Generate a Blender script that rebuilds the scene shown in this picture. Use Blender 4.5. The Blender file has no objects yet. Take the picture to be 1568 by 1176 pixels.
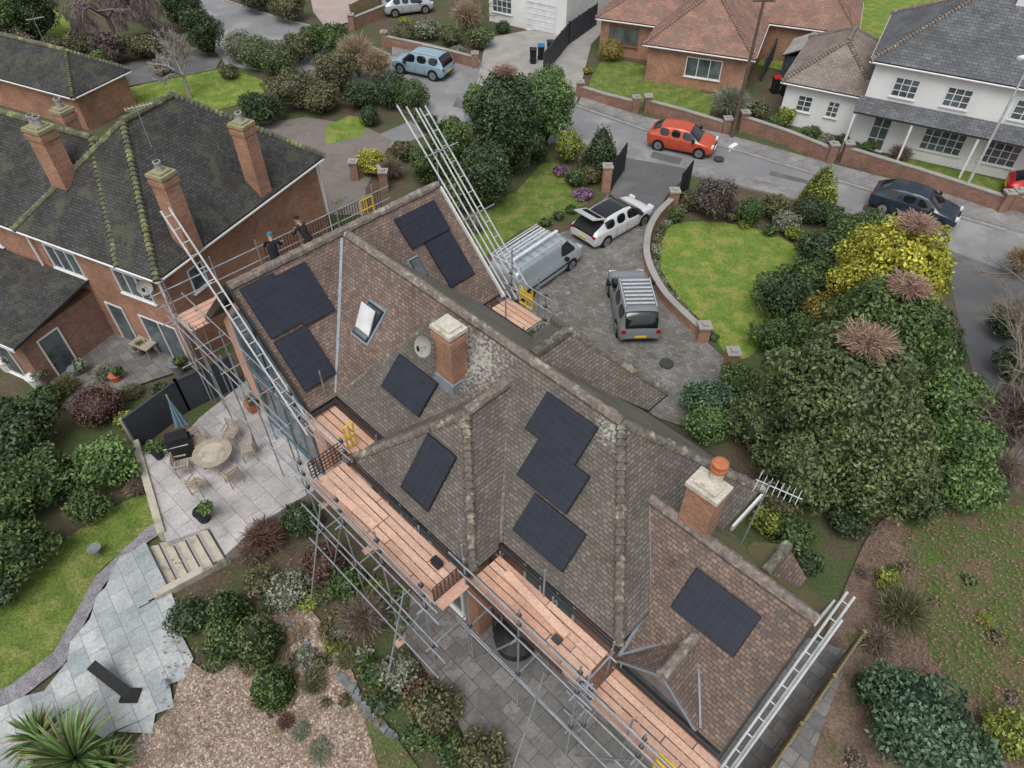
import bpy, math, random
import numpy as np
from mathutils import Vector, Matrix
R=random.Random(7); rng=np.random.default_rng(7)
# ---- pixel helper: camera ray through an image pixel -> point at an assumed height (metres)
HC=21.0; PT=math.radians(46); FO=1087.0
sp_,cp_=math.sin(PT),math.cos(PT)
def ray(u,v):
    x=(u-784)/FO; y=(588-v)/FO
    return Vector((x,cp_+sp_*y,-sp_+cp_*y))
def G(u,v,z=0.0):
    d=ray(u,v); t=(HC-z)/(-d.z); return Vector((d.x*t,d.y*t,z))
Q=math.sqrt(.5)
def L(s,t,z): return Vector(((s+t)*Q,(t-s)*Q,z))
E1=Vector((Q,-Q,0)); E2=Vector((Q,Q,0)); UP=Vector((0,0,1))
def hit(u,v,p,n):
    d=ray(u,v); o=Vector((0,0,HC)); return o+d*((p-o).dot(n)/d.dot(n))
# ---------------- materials
def base(name):
    m=bpy.data.materials.new(name); m.use_nodes=True; nt=m.node_tree
    return m,nt,nt.nodes['Principled BSDF']
def nd(nt,t,**k):
    n=nt.nodes.new(t)
    for a,b in k.items(): setattr(n,a,b)
    return n
def c4(c): return (c[0],c[1],c[2],1)
def noise(nt,vec,scale,detail=5,rough=.6):
    n=nd(nt,'ShaderNodeTexNoise'); n.inputs['Scale'].default_value=scale; n.inputs['Detail'].default_value=detail; n.inputs['Roughness'].default_value=rough
    nt.links.new(vec,n.inputs['Vector']); return n.outputs['Fac']
def mrange(nt,f,a,b,c=0,d=1):
    n=nd(nt,'ShaderNodeMapRange'); nt.links.new(f,n.inputs[0])
    for i,x in enumerate((a,b,c,d)): n.inputs[i+1].default_value=x
    return n.outputs[0]
def mix(nt,f,a,b,mode='MIX'):
    n=nd(nt,'ShaderNodeMix',data_type='RGBA',blend_type=mode)
    if isinstance(f,(int,float)): n.inputs[0].default_value=f
    else: nt.links.new(f,n.inputs[0])
    for k,x in ((6,a),(7,b)):
        if isinstance(x,tuple): n.inputs[k].default_value=c4(x)
        else: nt.links.new(x,n.inputs[k])
    return n.outputs[2]
def gray(nt,f):
    n=nd(nt,'ShaderNodeCombineColor')
    for i in range(3): nt.links.new(f,n.inputs[i])
    return n.outputs[0]
def setb(b,rough,metal=0,spec=.3):
    b.inputs['Roughness'].default_value=rough; b.inputs['Metallic'].default_value=metal; b.inputs['Specular IOR Level'].default_value=spec
def bumpn(nt,b,h,st,dist=.02):
    n=nd(nt,'ShaderNodeBump'); n.inputs['Strength'].default_value=st; n.inputs['Distance'].default_value=dist
    nt.links.new(h,n.inputs['Height']); nt.links.new(n.outputs[0],b.inputs['Normal'])
def mk(name,c1,c2=None,scale=3,rough=.85,metal=0,spec=.3,bump=0,fine=30,famp=.25,c3=None,s3=.6,t3=.55):
    m,nt,b=base(name); setb(b,rough,metal,spec)
    if c2 is None: c2=tuple(x*.8 for x in c1)
    pos=nd(nt,'ShaderNodeNewGeometry').outputs['Position']
    f=mrange(nt,noise(nt,pos,scale),.35,.65)
    col=mix(nt,f,c1,c2)
    if c3: col=mix(nt,mrange(nt,noise(nt,pos,s3,7),t3,t3+.12),col,c3)
    ff=noise(nt,pos,fine,3)
    col=mix(nt,1.0,col,gray(nt,mrange(nt,ff,.25,.75,1-famp,1+famp)),'MULTIPLY')
    nt.links.new(col,b.inputs['Base Color'])
    if bump: bumpn(nt,b,ff,bump)
    return m
def tile(name,c1,c2,mort_or_shadow,bw,bh,ms=.008,rot=0,patch=None,bump=.5,rough=.85,spots=None,big=.25,world=False,off=.5,msm=.1,spec=.25):
    m,nt,b=base(name); setb(b,rough,0,spec)
    pos=nd(nt,'ShaderNodeNewGeometry').outputs['Position']
    mp=nd(nt,'ShaderNodeMapping'); mp.inputs['Rotation'].default_value=(0,0,rot)
    if world: nt.links.new(pos,mp.inputs[0])
    else: nt.links.new(nd(nt,'ShaderNodeUVMap').outputs[0],mp.inputs[0])
    t=nd(nt,'ShaderNodeTexBrick'); t.offset=off
    nt.links.new(mp.outputs[0],t.inputs['Vector'])
    for k,x in (('Color1',c4(c1)),('Color2',c4(c2)),('Mortar',c4(mort_or_shadow)),('Scale',1.0),('Mortar Size',ms),('Mortar Smooth',msm),('Brick Width',bw),('Row Height',bh)): t.inputs[k].default_value=x  # on roof tiles the dark mortar colour paints the shadow line between courses
    col=t.outputs['Color']
    col=mix(nt,1.0,col,gray(nt,mrange(nt,noise(nt,pos,.9,6),.3,.7,1-big,1+big)),'MULTIPLY')
    col=mix(nt,1.0,col,gray(nt,mrange(nt,noise(nt,pos,14,4,.7),.3,.7,.78,1.22)),'MULTIPLY')
    for p in (patch or []):
        pc,th,sc,st=p
        f=mrange(nt,noise(nt,pos,sc,8,.7),th,th+.07,0,st)
        col=mix(nt,f,col,pc)
    for s in (spots or []):
        pt,r,pc,th=s
        vm=nd(nt,'ShaderNodeVectorMath',operation='DISTANCE'); nt.links.new(pos,vm.inputs[0]); vm.inputs[1].default_value=pt
        g=mrange(nt,vm.outputs['Value'],r*.1,r,.2,-.1)
        ad=nd(nt,'ShaderNodeMath',operation='ADD'); nt.links.new(g,ad.inputs[0]); nt.links.new(noise(nt,pos,11,6,.75),ad.inputs[1])
        col=mix(nt,mrange(nt,ad.outputs[0],th,th+.1,0,.8),col,pc)
    nt.links.new(col,b.inputs['Base Color'])
    if bump:
        inv=mrange(nt,t.outputs['Fac'],0,1,1,0); bumpn(nt,b,inv,bump,.012)
    return m
LICH=(.34,.34,.30); MOSS=(.11,.12,.045)
M={}
M['tile_old']=tile('old_plain_tiles',(.125,.11,.097),(.195,.17,.148),(.062,.055,.05),.165,.1,.009,patch=[((.098,.092,.087),.53,6,.6),(LICH,.70,7,.6),((.12,.125,.06),.58,1.3,.4)],
   spots=[(tuple(L(-10.6,9.3,7.5)),2.3,(.43,.43,.38),.62),(tuple(L(-6.2,9.7,7.8)),1.2,(.43,.43,.38),.64),(tuple(L(-9.4,7.6,7.3)),.8,(.40,.40,.34),.68)])
M['tile_new']=tile('brown_plain_tiles',(.145,.105,.086),(.25,.178,.142),(.075,.056,.048),.165,.1,.009,patch=[((.108,.096,.092),.52,4,.75),((.085,.08,.08),.60,9,.7),(LICH,.74,6,.6)])
M['tile_moss']=tile('mossy_tiles',(.12,.11,.085),(.17,.155,.12),(.06,.055,.04),.165,.1,.009,patch=[((.17,.165,.065),.42,2.2,.8),((.23,.21,.085),.58,5,.7),(LICH,.7,6,.6)])
M['tile_front']=tile('front_tiles',(.155,.145,.13),(.20,.185,.168),(.08,.072,.065),.165,.1,.009,patch=[((.13,.14,.06),.50,1.8,.6),(LICH,.70,5,.6)])
M['tile_dark']=tile('dark_roof_tiles',(.048,.047,.047),(.078,.075,.072),(.025,.025,.024),.2,.12,.01,patch=[((.095,.10,.06),.53,1.1,.6),((.13,.14,.06),.62,3,.6),((.2,.2,.17),.69,8,.5)])
M['tile_red']=tile('red_roof_tiles',(.26,.145,.11),(.33,.195,.15),(.17,.10,.08),.3,.18,.014,patch=[((.18,.135,.11),.5,1.2,.7),((.3,.24,.2),.6,3,.4)])
M['slate']=tile('grey_slates',(.105,.11,.12),(.15,.158,.165),(.055,.055,.058),.35,.2,.012,patch=[((.3,.3,.28),.72,3,.5),((.09,.09,.085),.55,.8,.5)])
M['tile_pale']=tile('weathered_tiles',(.22,.18,.155),(.28,.24,.21),(.12,.1,.09),.25,.15,.012,patch=[(LICH,.6,3,.5)])
M['brick']=tile('red_brick',(.33,.14,.085),(.44,.215,.13),(.30,.25,.2),.225,.075,.010,bump=.2,patch=[((.2,.12,.09),.58,6,.5)])
M['brick_dk']=tile('weathered_brick',(.25,.115,.08),(.33,.17,.12),(.22,.19,.16),.225,.075,.010,bump=.2,patch=[((.15,.13,.1),.55,3,.6)])
M['slab']=tile('stone_slabs',(.35,.34,.335),(.48,.46,.45),(.24,.23,.22),.9,.6,.012,rot=.75,world=True,patch=[((.27,.27,.26),.56,1.5,.6),((.57,.55,.52),.62,3,.4)],bump=.2)
M['slab_grey']=tile('grey_slabs',(.30,.335,.345),(.44,.46,.455),(.24,.25,.24),.8,.55,.012,rot=.9,world=True,patch=[((.24,.27,.27),.56,1.2,.5),((.4,.38,.33),.63,2.5,.5)],bump=.2)
M['slab_wet']=tile('wet_slabs',(.15,.15,.145),(.26,.25,.24),(.09,.085,.08),.6,.45,.012,rot=.785,world=True,patch=[((.10,.10,.09),.5,.9,.6)],bump=.2,rough=.35,spec=.5)
M['block']=tile('block_paving',(.145,.14,.13),(.235,.225,.21),(.10,.097,.09),.22,.15,.010,rot=.5,world=True,patch=[((.13,.135,.09),.52,.8,.5),((.36,.36,.35),.58,2.5,.6)],bump=.2,rough=.6)
M['flag']=tile('footpath_flags',(.21,.205,.205),(.26,.25,.245),(.15,.15,.14),.9,.6,.012,rot=-.4,world=True,patch=[((.3,.3,.29),.6,2,.4)],bump=.1)
M['asphalt']=mk('asphalt',(.20,.203,.21),(.245,.246,.248),.5,.7,fine=60,famp=.15,c3=(.31,.31,.308),s3=.3,t3=.5)
M['asphalt_dk']=mk('dark_asphalt',(.105,.108,.113),(.135,.136,.138),.6,.7,fine=60,famp=.18,c3=(.17,.17,.17),s3=.4,t3=.55)
M['drive']=mk('gravel_drive',(.17,.148,.135),(.22,.2,.18),.8,.95,fine=25,famp=.3,c3=(.11,.12,.06),s3=.8,t3=.57)
M['pinkdrive']=mk('pink_drive',(.42,.33,.31),(.36,.29,.27),.8,.9,fine=25)
M['conc']=mk('concrete',(.36,.345,.32),(.28,.27,.25),.8,.9,fine=20,famp=.15)
M['kerb']=mk('kerb_stone',(.34,.33,.32),(.26,.26,.25),2,.9)
M['cream']=mk('cream_step',(.50,.46,.37),(.38,.36,.29),2,.9,c3=(.26,.26,.19),s3=2)
M['soil']=mk('soil',(.085,.065,.045),(.12,.095,.065),.8,.98,fine=12,famp=.45,c3=(.07,.095,.035),s3=.35,t3=.46,bump=.5)
M['bark']=mk('bark_mulch',(.14,.097,.075),(.2,.145,.11),1.2,.98,fine=14,famp=.5,bump=.5,c3=(.09,.10,.045),s3=1.1,t3=.53)
M['grass']=mk('grass',(.085,.13,.025),(.135,.19,.036),1.6,.95,fine=14,famp=.55,c3=(.18,.20,.055),s3=1.3,t3=.48,bump=.5)
M['grass_b']=mk('bright_grass',(.11,.18,.027),(.16,.235,.04),1.6,.95,fine=14,famp=.45,c3=(.23,.25,.06),s3=1.2,t3=.48,bump=.5)
M['grass_l']=mk('leafy_grass',(.075,.12,.028),(.10,.115,.048),1.4,.95,fine=16,famp=.5,c3=(.15,.11,.07),s3=.9,t3=.5,bump=.4)
def gravel():
    m,nt,b=base('pea_gravel'); setb(b,.9)
    pos=nd(nt,'ShaderNodeNewGeometry').outputs['Position']
    v=nd(nt,'ShaderNodeTexVoronoi'); v.inputs['Scale'].default_value=19; nt.links.new(pos,v.inputs['Vector'])
    sep=nd(nt,'ShaderNodeSeparateColor'); nt.links.new(v.outputs['Color'],sep.inputs[0])
    col=mix(nt,sep.outputs[0],(.44,.34,.27),(.25,.17,.125))
    col=mix(nt,mrange(nt,sep.outputs[1],.7,.95),col,(.60,.54,.47))
    col=mix(nt,mrange(nt,v.outputs['Distance'],.4,.9,0,.7),col,(.10,.07,.05))
    col=mix(nt,mrange(nt,noise(nt,pos,.9,6),.52,.72,0,.8),col,(.13,.105,.065))
    nt.links.new(col,b.inputs['Base Color']); bumpn(nt,b,v.outputs['Distance'],.6,.03); return m
M['gravel']=gravel()
M['render_pink']=mk('salmon_render',(.60,.33,.24),(.66,.40,.30),1,.85)
M['render_white']=mk('white_render',(.78,.78,.76),(.70,.70,.68),.7,.8,famp=.06)
M['white']=mk('white_paint',(.78,.78,.77),(.7,.7,.69),2,.5,famp=.05)
M['white_pl']=mk('white_plastic',(.75,.77,.78),None,2,.4,famp=.03)
M['brownfr']=mk('brown_frame',(.25,.13,.07),None,2,.5)
M['glass']=mk('window_glass',(.05,.065,.075),(.14,.17,.18),1.2,.08,spec=.8,famp=.1)
M['carglass']=mk('car_glass',(.012,.014,.017),None,2,.06,spec=.8,famp=.02)
M['black']=mk('black_plastic',(.02,.02,.022),None,2,.5)
M['tyre']=mk('tyre_rubber',(.018,.018,.018),None,2,.85)
M['alloy']=mk('alloy_wheel',(.4,.41,.42),None,2,.3,metal=.7)
M['steel']=mk('galvanised_tube',(.38,.41,.44),(.26,.28,.30),3,.45,metal=.35,famp=.2,c3=(.30,.22,.16),s3=1.5,t3=.62)
M['steel_w']=mk('aluminium_beam',(.62,.63,.64),(.48,.5,.51),4,.4,metal=.2,famp=.15)
M['blackrail']=mk('black_rail',(.03,.03,.032),None,2,.5)
M['b1']=mk('scaffold_board_a',(.62,.38,.27),(.50,.30,.215),1.5,.85,fine=14,famp=.22)
M['b2']=mk('scaffold_board_b',(.70,.46,.34),(.56,.36,.27),1.5,.85,fine=14,famp=.22)
M['b3']=mk('scaffold_board_c',(.52,.31,.23),(.62,.41,.31),1.5,.85,fine=14,famp=.22)
M['yellow']=mk('yellow_paint',(.75,.5,.03),None,2,.5)
M['guard']=mk('brown_mesh_guard',(.10,.05,.035),None,2,.7)
M['lead']=mk('lead_flashing',(.27,.31,.35),(.20,.24,.28),3,.55)
M['ridge']=mk('ridge_tile',(.225,.185,.158),(.15,.13,.113),4,.85,fine=9,famp=.4,c3=(.38,.37,.32),s3=3,t3=.56)
M['ridge_m']=mk('mossy_ridge_tile',(.16,.143,.122),(.11,.10,.083),4,.85,fine=9,famp=.5,c3=(.30,.30,.22),s3=3,t3=.54)
M['ridge_d']=mk('dark_ridge_tile',(.10,.10,.08),(.14,.15,.08),3,.85,fine=9,famp=.45,c3=(.24,.26,.12),s3=1.5,t3=.52)
M['ridge_r']=mk('red_ridge_tile',(.28,.18,.14),(.21,.14,.115),3,.85,fine=9,famp=.35)
M['gutter']=mk('dark_gutter',(.035,.035,.037),None,2,.4)
M['bluefr']=mk('blue_grey_frame',(.12,.2,.25),None,2,.4)
M['fence_dk']=mk('charcoal_fence',(.06,.068,.078),(.045,.052,.06),2,.8)
M['fence_w']=mk('wooden_fence',(.26,.21,.12),(.19,.16,.09),2,.9,c3=(.17,.19,.07),s3=2)
M['wood']=mk('teak_wood',(.40,.34,.27),(.3,.26,.2),5,.8)
M['pole']=mk('weathered_wood_pole',(.13,.10,.075),None,3,.9)
M['terra']=mk('terracotta',(.5,.17,.08),(.42,.14,.07),4,.8)
M['cap']=mk('chimney_mortar',(.60,.56,.48),(.46,.43,.36),4,.9,c3=(.28,.27,.15),s3=5,t3=.58)
M['capm']=mk('mossy_chimney_cap',(.34,.31,.2),(.24,.24,.13),4,.9,c3=(.3,.3,.08),s3=4)
M['cloth_blue']=mk('parasol_blue',(.2,.32,.38),(.15,.25,.3),3,.9)
M['red']=mk('red_paint',(.5,.02,.02),None,2,.4)
M['blue']=mk('blue_plastic',(.03,.16,.4),None,2,.5)
M['green_pl']=mk('green_plastic',(.03,.3,.1),None,2,.5)
M['slategrav']=mk('slate_chippings',(.17,.16,.18),(.27,.26,.275),4,.9,fine=22,famp=.5)
M['stone']=mk('rockery_stone',(.22,.24,.24),(.14,.15,.15),4,.9)
M['iron_or_shade']=mk('cast_iron_or_shade',(.06,.06,.06),None,4,.7)
M['lamp_r']=mk('tail_light',(.4,.01,.01),None,2,.2)
M['lamp_w']=mk('head_light',(.7,.72,.75),None,2,.15)
M['plate_y']=mk('yellow_plate',(.7,.5,.03),None,2,.5)
def panelmat():
    m,nt,b=base('solar_cells'); setb(b,.2,0,.55)
    uv=nd(nt,'ShaderNodeUVMap').outputs[0]
    t=nd(nt,'ShaderNodeTexBrick'); t.offset=0; nt.links.new(uv,t.inputs['Vector'])
    for k,x in (('Color1',(.012,.015,.025,1)),('Color2',(.017,.020,.032,1)),('Mortar',(.032,.035,.045,1)),('Scale',1.0),('Mortar Size',.005),('Brick Width',.29),('Row Height',.19)): t.inputs[k].default_value=x
    nt.links.new(t.outputs['Color'],b.inputs['Base Color']); return m
M['cell']=panelmat()
M['pframe']=mk('panel_frame',(.012,.012,.014),None,2,.4)
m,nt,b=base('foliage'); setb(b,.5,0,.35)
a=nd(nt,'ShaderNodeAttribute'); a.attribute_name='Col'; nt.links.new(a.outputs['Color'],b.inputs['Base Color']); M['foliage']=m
# ---------------- mesh builder
def empty(name,loc):
    e=bpy.data.objects.new(name,None); e.location=loc; e.empty_display_size=.5; bpy.context.scene.collection.objects.link(e); return e
class MB:
    def __init__(s): s.v=[];s.f=[];s.m=[];s.mats=[]
    def mi(s,m):
        m=M[m] if isinstance(m,str) else m
        if m not in s.mats: s.mats.append(m)
        return s.mats.index(m)
    def face(s,pts,m):
        i=len(s.v); s.v+= [Vector(p) for p in pts]; s.f.append(list(range(i,i+len(pts)))); s.m.append(s.mi(m))
    def hexa(s,p,m):
        i=len(s.v); s.v+=[Vector(q) for q in p]; k=s.mi(m)
        for f in ((0,3,2,1),(4,5,6,7),(0,1,5,4),(1,2,6,5),(2,3,7,6),(3,0,4,7)):
            s.f.append([i+a for a in f]); s.m.append(k)
    def obox(s,c,a,b,h,m):
        c=Vector(c); s.hexa([c-a-b,c+a-b,c+a+b,c-a+b,c-a-b+h,c+a-b+h,c+a+b+h,c-a+b+h],m)
    def seg(s,p0,p1,w,h,m,up=UP):
        p0=Vector(p0);p1=Vector(p1); d=(p1-p0); x=d.cross(up)
        if x.length<1e-6: x=Vector((1,0,0))
        x=x.normalized()*w/2; u=x.cross(d).normalized()*h
        if u.z<0: u=-u
        s.hexa([p0-x,p0+x,p1+x,p1-x,p0-x+u,p0+x+u,p1+x+u,p1-x+u],m)
    def tube(s,p0,p1,r,m,n=6,r2=None):
        p0=Vector(p0);p1=Vector(p1); d=(p1-p0).normalized(); r2=r if r2 is None else r2
        x=d.orthogonal().normalized(); y=d.cross(x); i=len(s.v); k=s.mi(m)
        for p,rr in ((p0,r),(p1,r2)):
            for j in range(n):
                a=2*math.pi*j/n; s.v.append(p+x*math.cos(a)*rr+y*math.sin(a)*rr)
        for j in range(n):
            s.f.append([i+j,i+(j+1)%n,i+n+(j+1)%n,i+n+j]); s.m.append(k)
        s.f.append([i+j for j in range(n)][::-1]); s.m.append(k); s.f.append([i+n+j for j in range(n)]); s.m.append(k)
    def prism(s,pts,z0,z1,m,ms=None):
        b=[Vector((p[0],p[1],z0)) for p in pts]; t=[Vector((p[0],p[1],z1)) for p in pts]; n=len(pts)
        s.face(t,m)
        for i in range(n): s.face([b[i],b[(i+1)%n],t[(i+1)%n],t[i]],ms or m)
    def ribbon(s,pts,w,z0,z1,m): # mitred wall strip along a polyline
        P=[Vector((p[0],p[1],0)) for p in pts]; n=len(P); Lf=[];Rt=[]
        for i in range(n):
            d=((P[min(i+1,n-1)]-P[i]).normalized() if i<n-1 else Vector((0,0,0)))+((P[i]-P[i-1]).normalized() if i>0 else Vector((0,0,0)))
            d.normalize(); x=Vector((d.y,-d.x,0))*w/2; Lf.append(P[i]-x); Rt.append(P[i]+x)
        z=lambda p,h:Vector((p.x,p.y,h))
        for i in range(n-1):
            s.face([z(Lf[i],z1),z(Rt[i],z1),z(Rt[i+1],z1),z(Lf[i+1],z1)],m)
            s.face([z(Lf[i],z0),z(Lf[i],z1),z(Lf[i+1],z1),z(Lf[i+1],z0)],m); s.face([z(Rt[i],z0),z(Rt[i+1],z0),z(Rt[i+1],z1),z(Rt[i],z1)],m)
        for i in (0,n-1): s.face([z(Lf[i],z0),z(Rt[i],z0),z(Rt[i],z1),z(Lf[i],z1)],m)
    def build(s,name,parent=None,smooth=False):
        if not s.v: return None
        vs=np.array([tuple(v) for v in s.v]); lo=vs.min(0);hi=vs.max(0); c=Vector(((lo[0]+hi[0])/2,(lo[1]+hi[1])/2,lo[2]))
        if parent: c=Vector(parent.location)
        me=bpy.data.meshes.new(name); me.from_pydata([tuple(v-c) for v in s.v],[],s.f)
        for m in s.mats: me.materials.append(m)
        me.polygons.foreach_set('material_index',s.m)
        if smooth: me.polygons.foreach_set('use_smooth',[True]*len(s.f))
        uv=me.uv_layers.new(name='UVMap')
        for p in me.polygons:
            n=p.normal
            if abs(n.z)>.999: tx=Vector((1,0,0)); ty=Vector((0,1,0))
            else: tx=Vector((-n.y,n.x,0)).normalized(); ty=n.cross(tx)
            for li in p.loop_indices:
                q=me.vertices[me.loops[li].vertex_index].co+c; uv.data[li].uv=(q.dot(tx),q.dot(ty))
        o=bpy.data.objects.new(name,me); bpy.context.scene.collection.objects.link(o)
        if parent: o.parent=parent
        else: o.location=c
        return o
def catmull(pts,n=6):
    out=[];k=len(pts)
    for i in range(k):
        p0,p1,p2,p3=[Vector(pts[(i+j-1)%k]) for j in range(4)]
        for a in range(n):
            t=a/n; out.append(.5*((2*p1)+(p2-p0)*t+(2*p0-5*p1+4*p2-p3)*t*t+(3*p1-p0-3*p2+p3)*t**3))
    return out
LAY=[0]
def sheet(name,px,m,smooth=False,z=None,h=None):
    LAY[0]+=1; zz=.004*LAY[0] if z is None else z
    pts=[G(u,v,0) for u,v in px]
    if smooth: pts=catmull(pts)
    mb=MB()
    if h is not None:
        pts=[G(u,v,h) for u,v in px]; mb.prism(pts,-.05,h,m)
    else: mb.face([Vector((p.x,p.y,zz)) for p in pts],m)
    o=mb.build(name)
    if o.data.polygons[0].normal.z<0 : o.data.flip_normals()
    return o
# ---------------- ground
mb=MB(); mb.face([(-400,-300,0),(400,-300,0),(400,500,0),(-400,500,0)],'soil'); mb.build('ground')
sheet('road',[(250,-60),(400,-60),(345,0),(430,28),(520,50),(600,85),(660,85),(740,105),(800,140),(880,160),(985,197),(1110,224),(1290,277),(1400,305),(1540,350),(1800,430),(1800,640),(1568,600),(1530,560),(1500,500),(1470,440),(1450,385),(1340,340),(1230,305),(1050,262),(960,243),(870,214),(790,230),(690,195),(600,225),(520,245),(470,240),(470,218),(560,215),(640,180),(600,160),(470,115),(345,98),(300,40)],'asphalt')
sheet('side_road',[(1445,380),(1580,430),(1700,600),(1600,780),(1530,650),(1490,570),(1465,480)],'asphalt_dk')
for px in ([(1000,232),(1045,243),(1040,252),(995,241)],[(700,150),(735,158),(728,172),(693,163)],[(1180,262),(1260,282),(1258,287),(1177,268)]): sheet('tarmac_repair_patch',px,'asphalt_dk')
sheet('lawn',[(1010,355),(1060,340),(1130,345),(1200,365),(1225,395),(1215,440),(1180,500),(1150,545),(1115,545),(1085,505),(1035,450),(1008,400)],'grass_b',True)
sheet('lawn',[(715,320),(790,295),(830,250),(855,250),(875,290),(900,312),(800,352),(735,400),(720,390)],'grass')
sheet('lawn',[(160,148),(250,122),(330,105),(408,128),(375,158),(250,182),(190,170)],'grass_b',True)
sheet('gravel_driveway',[(395,190),(470,180),(560,195),(600,215),(560,290),(560,330),(430,330),(400,240)],'drive')
sheet('lawn',[(497,195),(535,178),(562,182),(555,210),(500,222)],'grass_b')
sheet('lawn',[(905,120),(925,88),(985,100),(1095,150),(1085,180),(1030,168),(900,140)],'grass')
sheet('lawn',[(-100,1000),(-60,880),(60,850),(140,800),(200,765),(235,760),(252,785),(225,815),(150,880),(128,940),(90,1010),(0,1090),(-100,1140)],'grass',True)
sheet('leafy_lawn',[(1370,800),(1600,790),(1750,1100),(1568,1176),(1420,1010),(1380,900)],'grass_l',True)
sheet('lawn',[(1160,100),(1215,0),(1250,-40),(1330,-40),(1240,60),(1215,115)],'grass_b')
sheet('lawn',[(1240,50),(1270,0),(1480,-20),(1480,10),(1330,70)],'grass_b')
sheet('lawn',[(1290,232),(1400,245),(1540,280),(1530,300),(1290,245)],'grass')
sheet('lawn',[(-100,20),(60,0),(110,35),(110,65),(0,55),(-100,80)],'grass_b')
sheet('pink_driveway',[(470,-30),(600,-40),(585,10),(535,35),(500,45),(480,20)],'pinkdrive')
sheet('neighbour_path',[(130,112),(260,85),(340,90),(330,108),(190,135),(140,135)],'asphalt_dk')
sheet('concrete_driveway',[(745,60),(850,40),(950,20),(905,70),(885,150),(870,190),(730,130)],'conc')
sheet('block_paving_driveway',[(885,350),(930,300),(1005,330),(985,365),(987,410),(1015,460),(1075,520),(1120,560),(1060,660),(940,620),(840,520),(800,500),(740,440),(755,390)],'block')
sheet('tarmac_apron',[(930,312),(955,243),(1062,262),(1022,300),(1000,335)],'asphalt_dk')
sheet('wood_chip_bed',[(1310,860),(1380,800),(1420,1000),(1568,1176),(1568,1300),(1190,1300)],'bark',True)
sheet('gravel_bed',[(285,1015),(340,1030),(420,930),(470,930),(530,1010),(560,1080),(610,1150),(640,1260),(180,1260),(200,1150),(262,1085)],'gravel',True)
sheet('lawn',[(545,1060),(575,1085),(640,1176),(680,1260),(600,1260),(570,1140)],'grass_l')
sheet('slate_chipping_border',[(225,812),(250,795),(258,812),(195,855),(160,900),(130,960),(100,1020),(30,1075),(-60,1120),(-60,1090),(20,1050),(85,1000),(118,940),(148,885)],'slategrav')
sheet('grey_paving',[(172,880),(185,855),(222,838),(262,905),(280,950),(272,960),(298,1010),(285,1040),(262,1050),(268,1085),(240,1095),(235,1125),(180,1122),(165,1135),(130,1115),(60,1160),(-60,1260),(-60,1115),(40,1068),(70,1060),(105,1015),(110,985),(140,950),(150,915),(165,900)],'slab_grey')
sheet('rear_yard_paving',[(620,985),(640,850),(700,800),(1000,900),(1300,1000),(1190,1300),(720,1300),(730,1176),(690,1080)],'slab_wet')
sheet('neighbour_yard_paving',[(60,600),(120,480),(300,470),(310,560),(190,600),(120,640)],'slab_wet')
mb=MB()
for u,v in ((1100,246),(760,180),(1020,560),(1330,322)):
    p=G(u,v,0); mb.tube(p+UP*.1,p+UP*.165,.3,'iron_or_shade',16)
mb.build('manhole_cover')
sheet('raised_patio',[(262,690),(305,640),(380,580),(520,560),(600,700),(560,760),(490,745),(400,800),(345,850),(320,808),(255,830),(215,690)],'slab',h=.5)
mb=MB()
A0,A1=G(320,810,.5),G(345,852,.5); B0,B1=G(226,838),G(258,906)
for i in range(5):
    a,b=i/5,(i+1)/5; z=.5-.1*(i+.5)
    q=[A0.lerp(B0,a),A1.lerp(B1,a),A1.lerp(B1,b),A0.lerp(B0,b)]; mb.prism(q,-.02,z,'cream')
    q=[A0.lerp(B0,a+.002),A1.lerp(B1,a+.002),A1.lerp(B1,a+.03),A0.lerp(B0,a+.03)]; mb.prism(q,-.02,z+.006,'iron_or_shade')  # dark strip paints shade along each tread's back edge
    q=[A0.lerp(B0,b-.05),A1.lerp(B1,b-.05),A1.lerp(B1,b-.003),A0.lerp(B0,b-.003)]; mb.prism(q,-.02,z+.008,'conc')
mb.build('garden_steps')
mb=MB(); 
for a,b,h in (((216,690),(256,830),.62),((240,918),(352,858),.3),((350,852),(400,806),.45)):
    mb.seg(G(*a),G(*b),.24,h,'cream')
mb.build('retaining_wall')
mb=MB()
for i in range(3):
    q=[G(182+i*15,866-i*10),G(197+i*15,856-i*10),G(232+i*15,925-i*9),G(215+i*15,934-i*9)]; mb.prism(q,-.02,.16+.05*i,'slab_grey','iron_or_shade')
mb.build('paving_steps')
def slab(name,px,m='flag',h=.11): 
    mb=MB(); mb.prism([G(u,v,h) for u,v in px],-.02,h,m,'kerb'); mb.build(name)
slab('pavement',[(885,158),(985,195),(1110,222),(1290,275),(1540,348),(1700,390),(1690,365),(1540,318),(1290,255),(1110,205),(985,178),(890,148)])
slab('pavement',[(1050,264),(1230,307),(1340,342),(1330,332),(1300,318),(1230,292),(1050,248)])
slab('pavement',[(600,84),(660,84),(740,104),(735,92),(600,62)])
slab('pavement',[(870,216),(955,242),(962,230),(880,200)])
for pts in ([(345,2),(430,30),(520,52),(598,86)],[(345,100),(470,117),(600,162),(640,180)],[(880,163),(985,200),(1110,227),(1290,281),(1540,355)]):
    mb=MB(); mb.ribbon([G(*a) for a in pts],.16,-.02,.125,'kerb'); mb.build('kerb')
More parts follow.
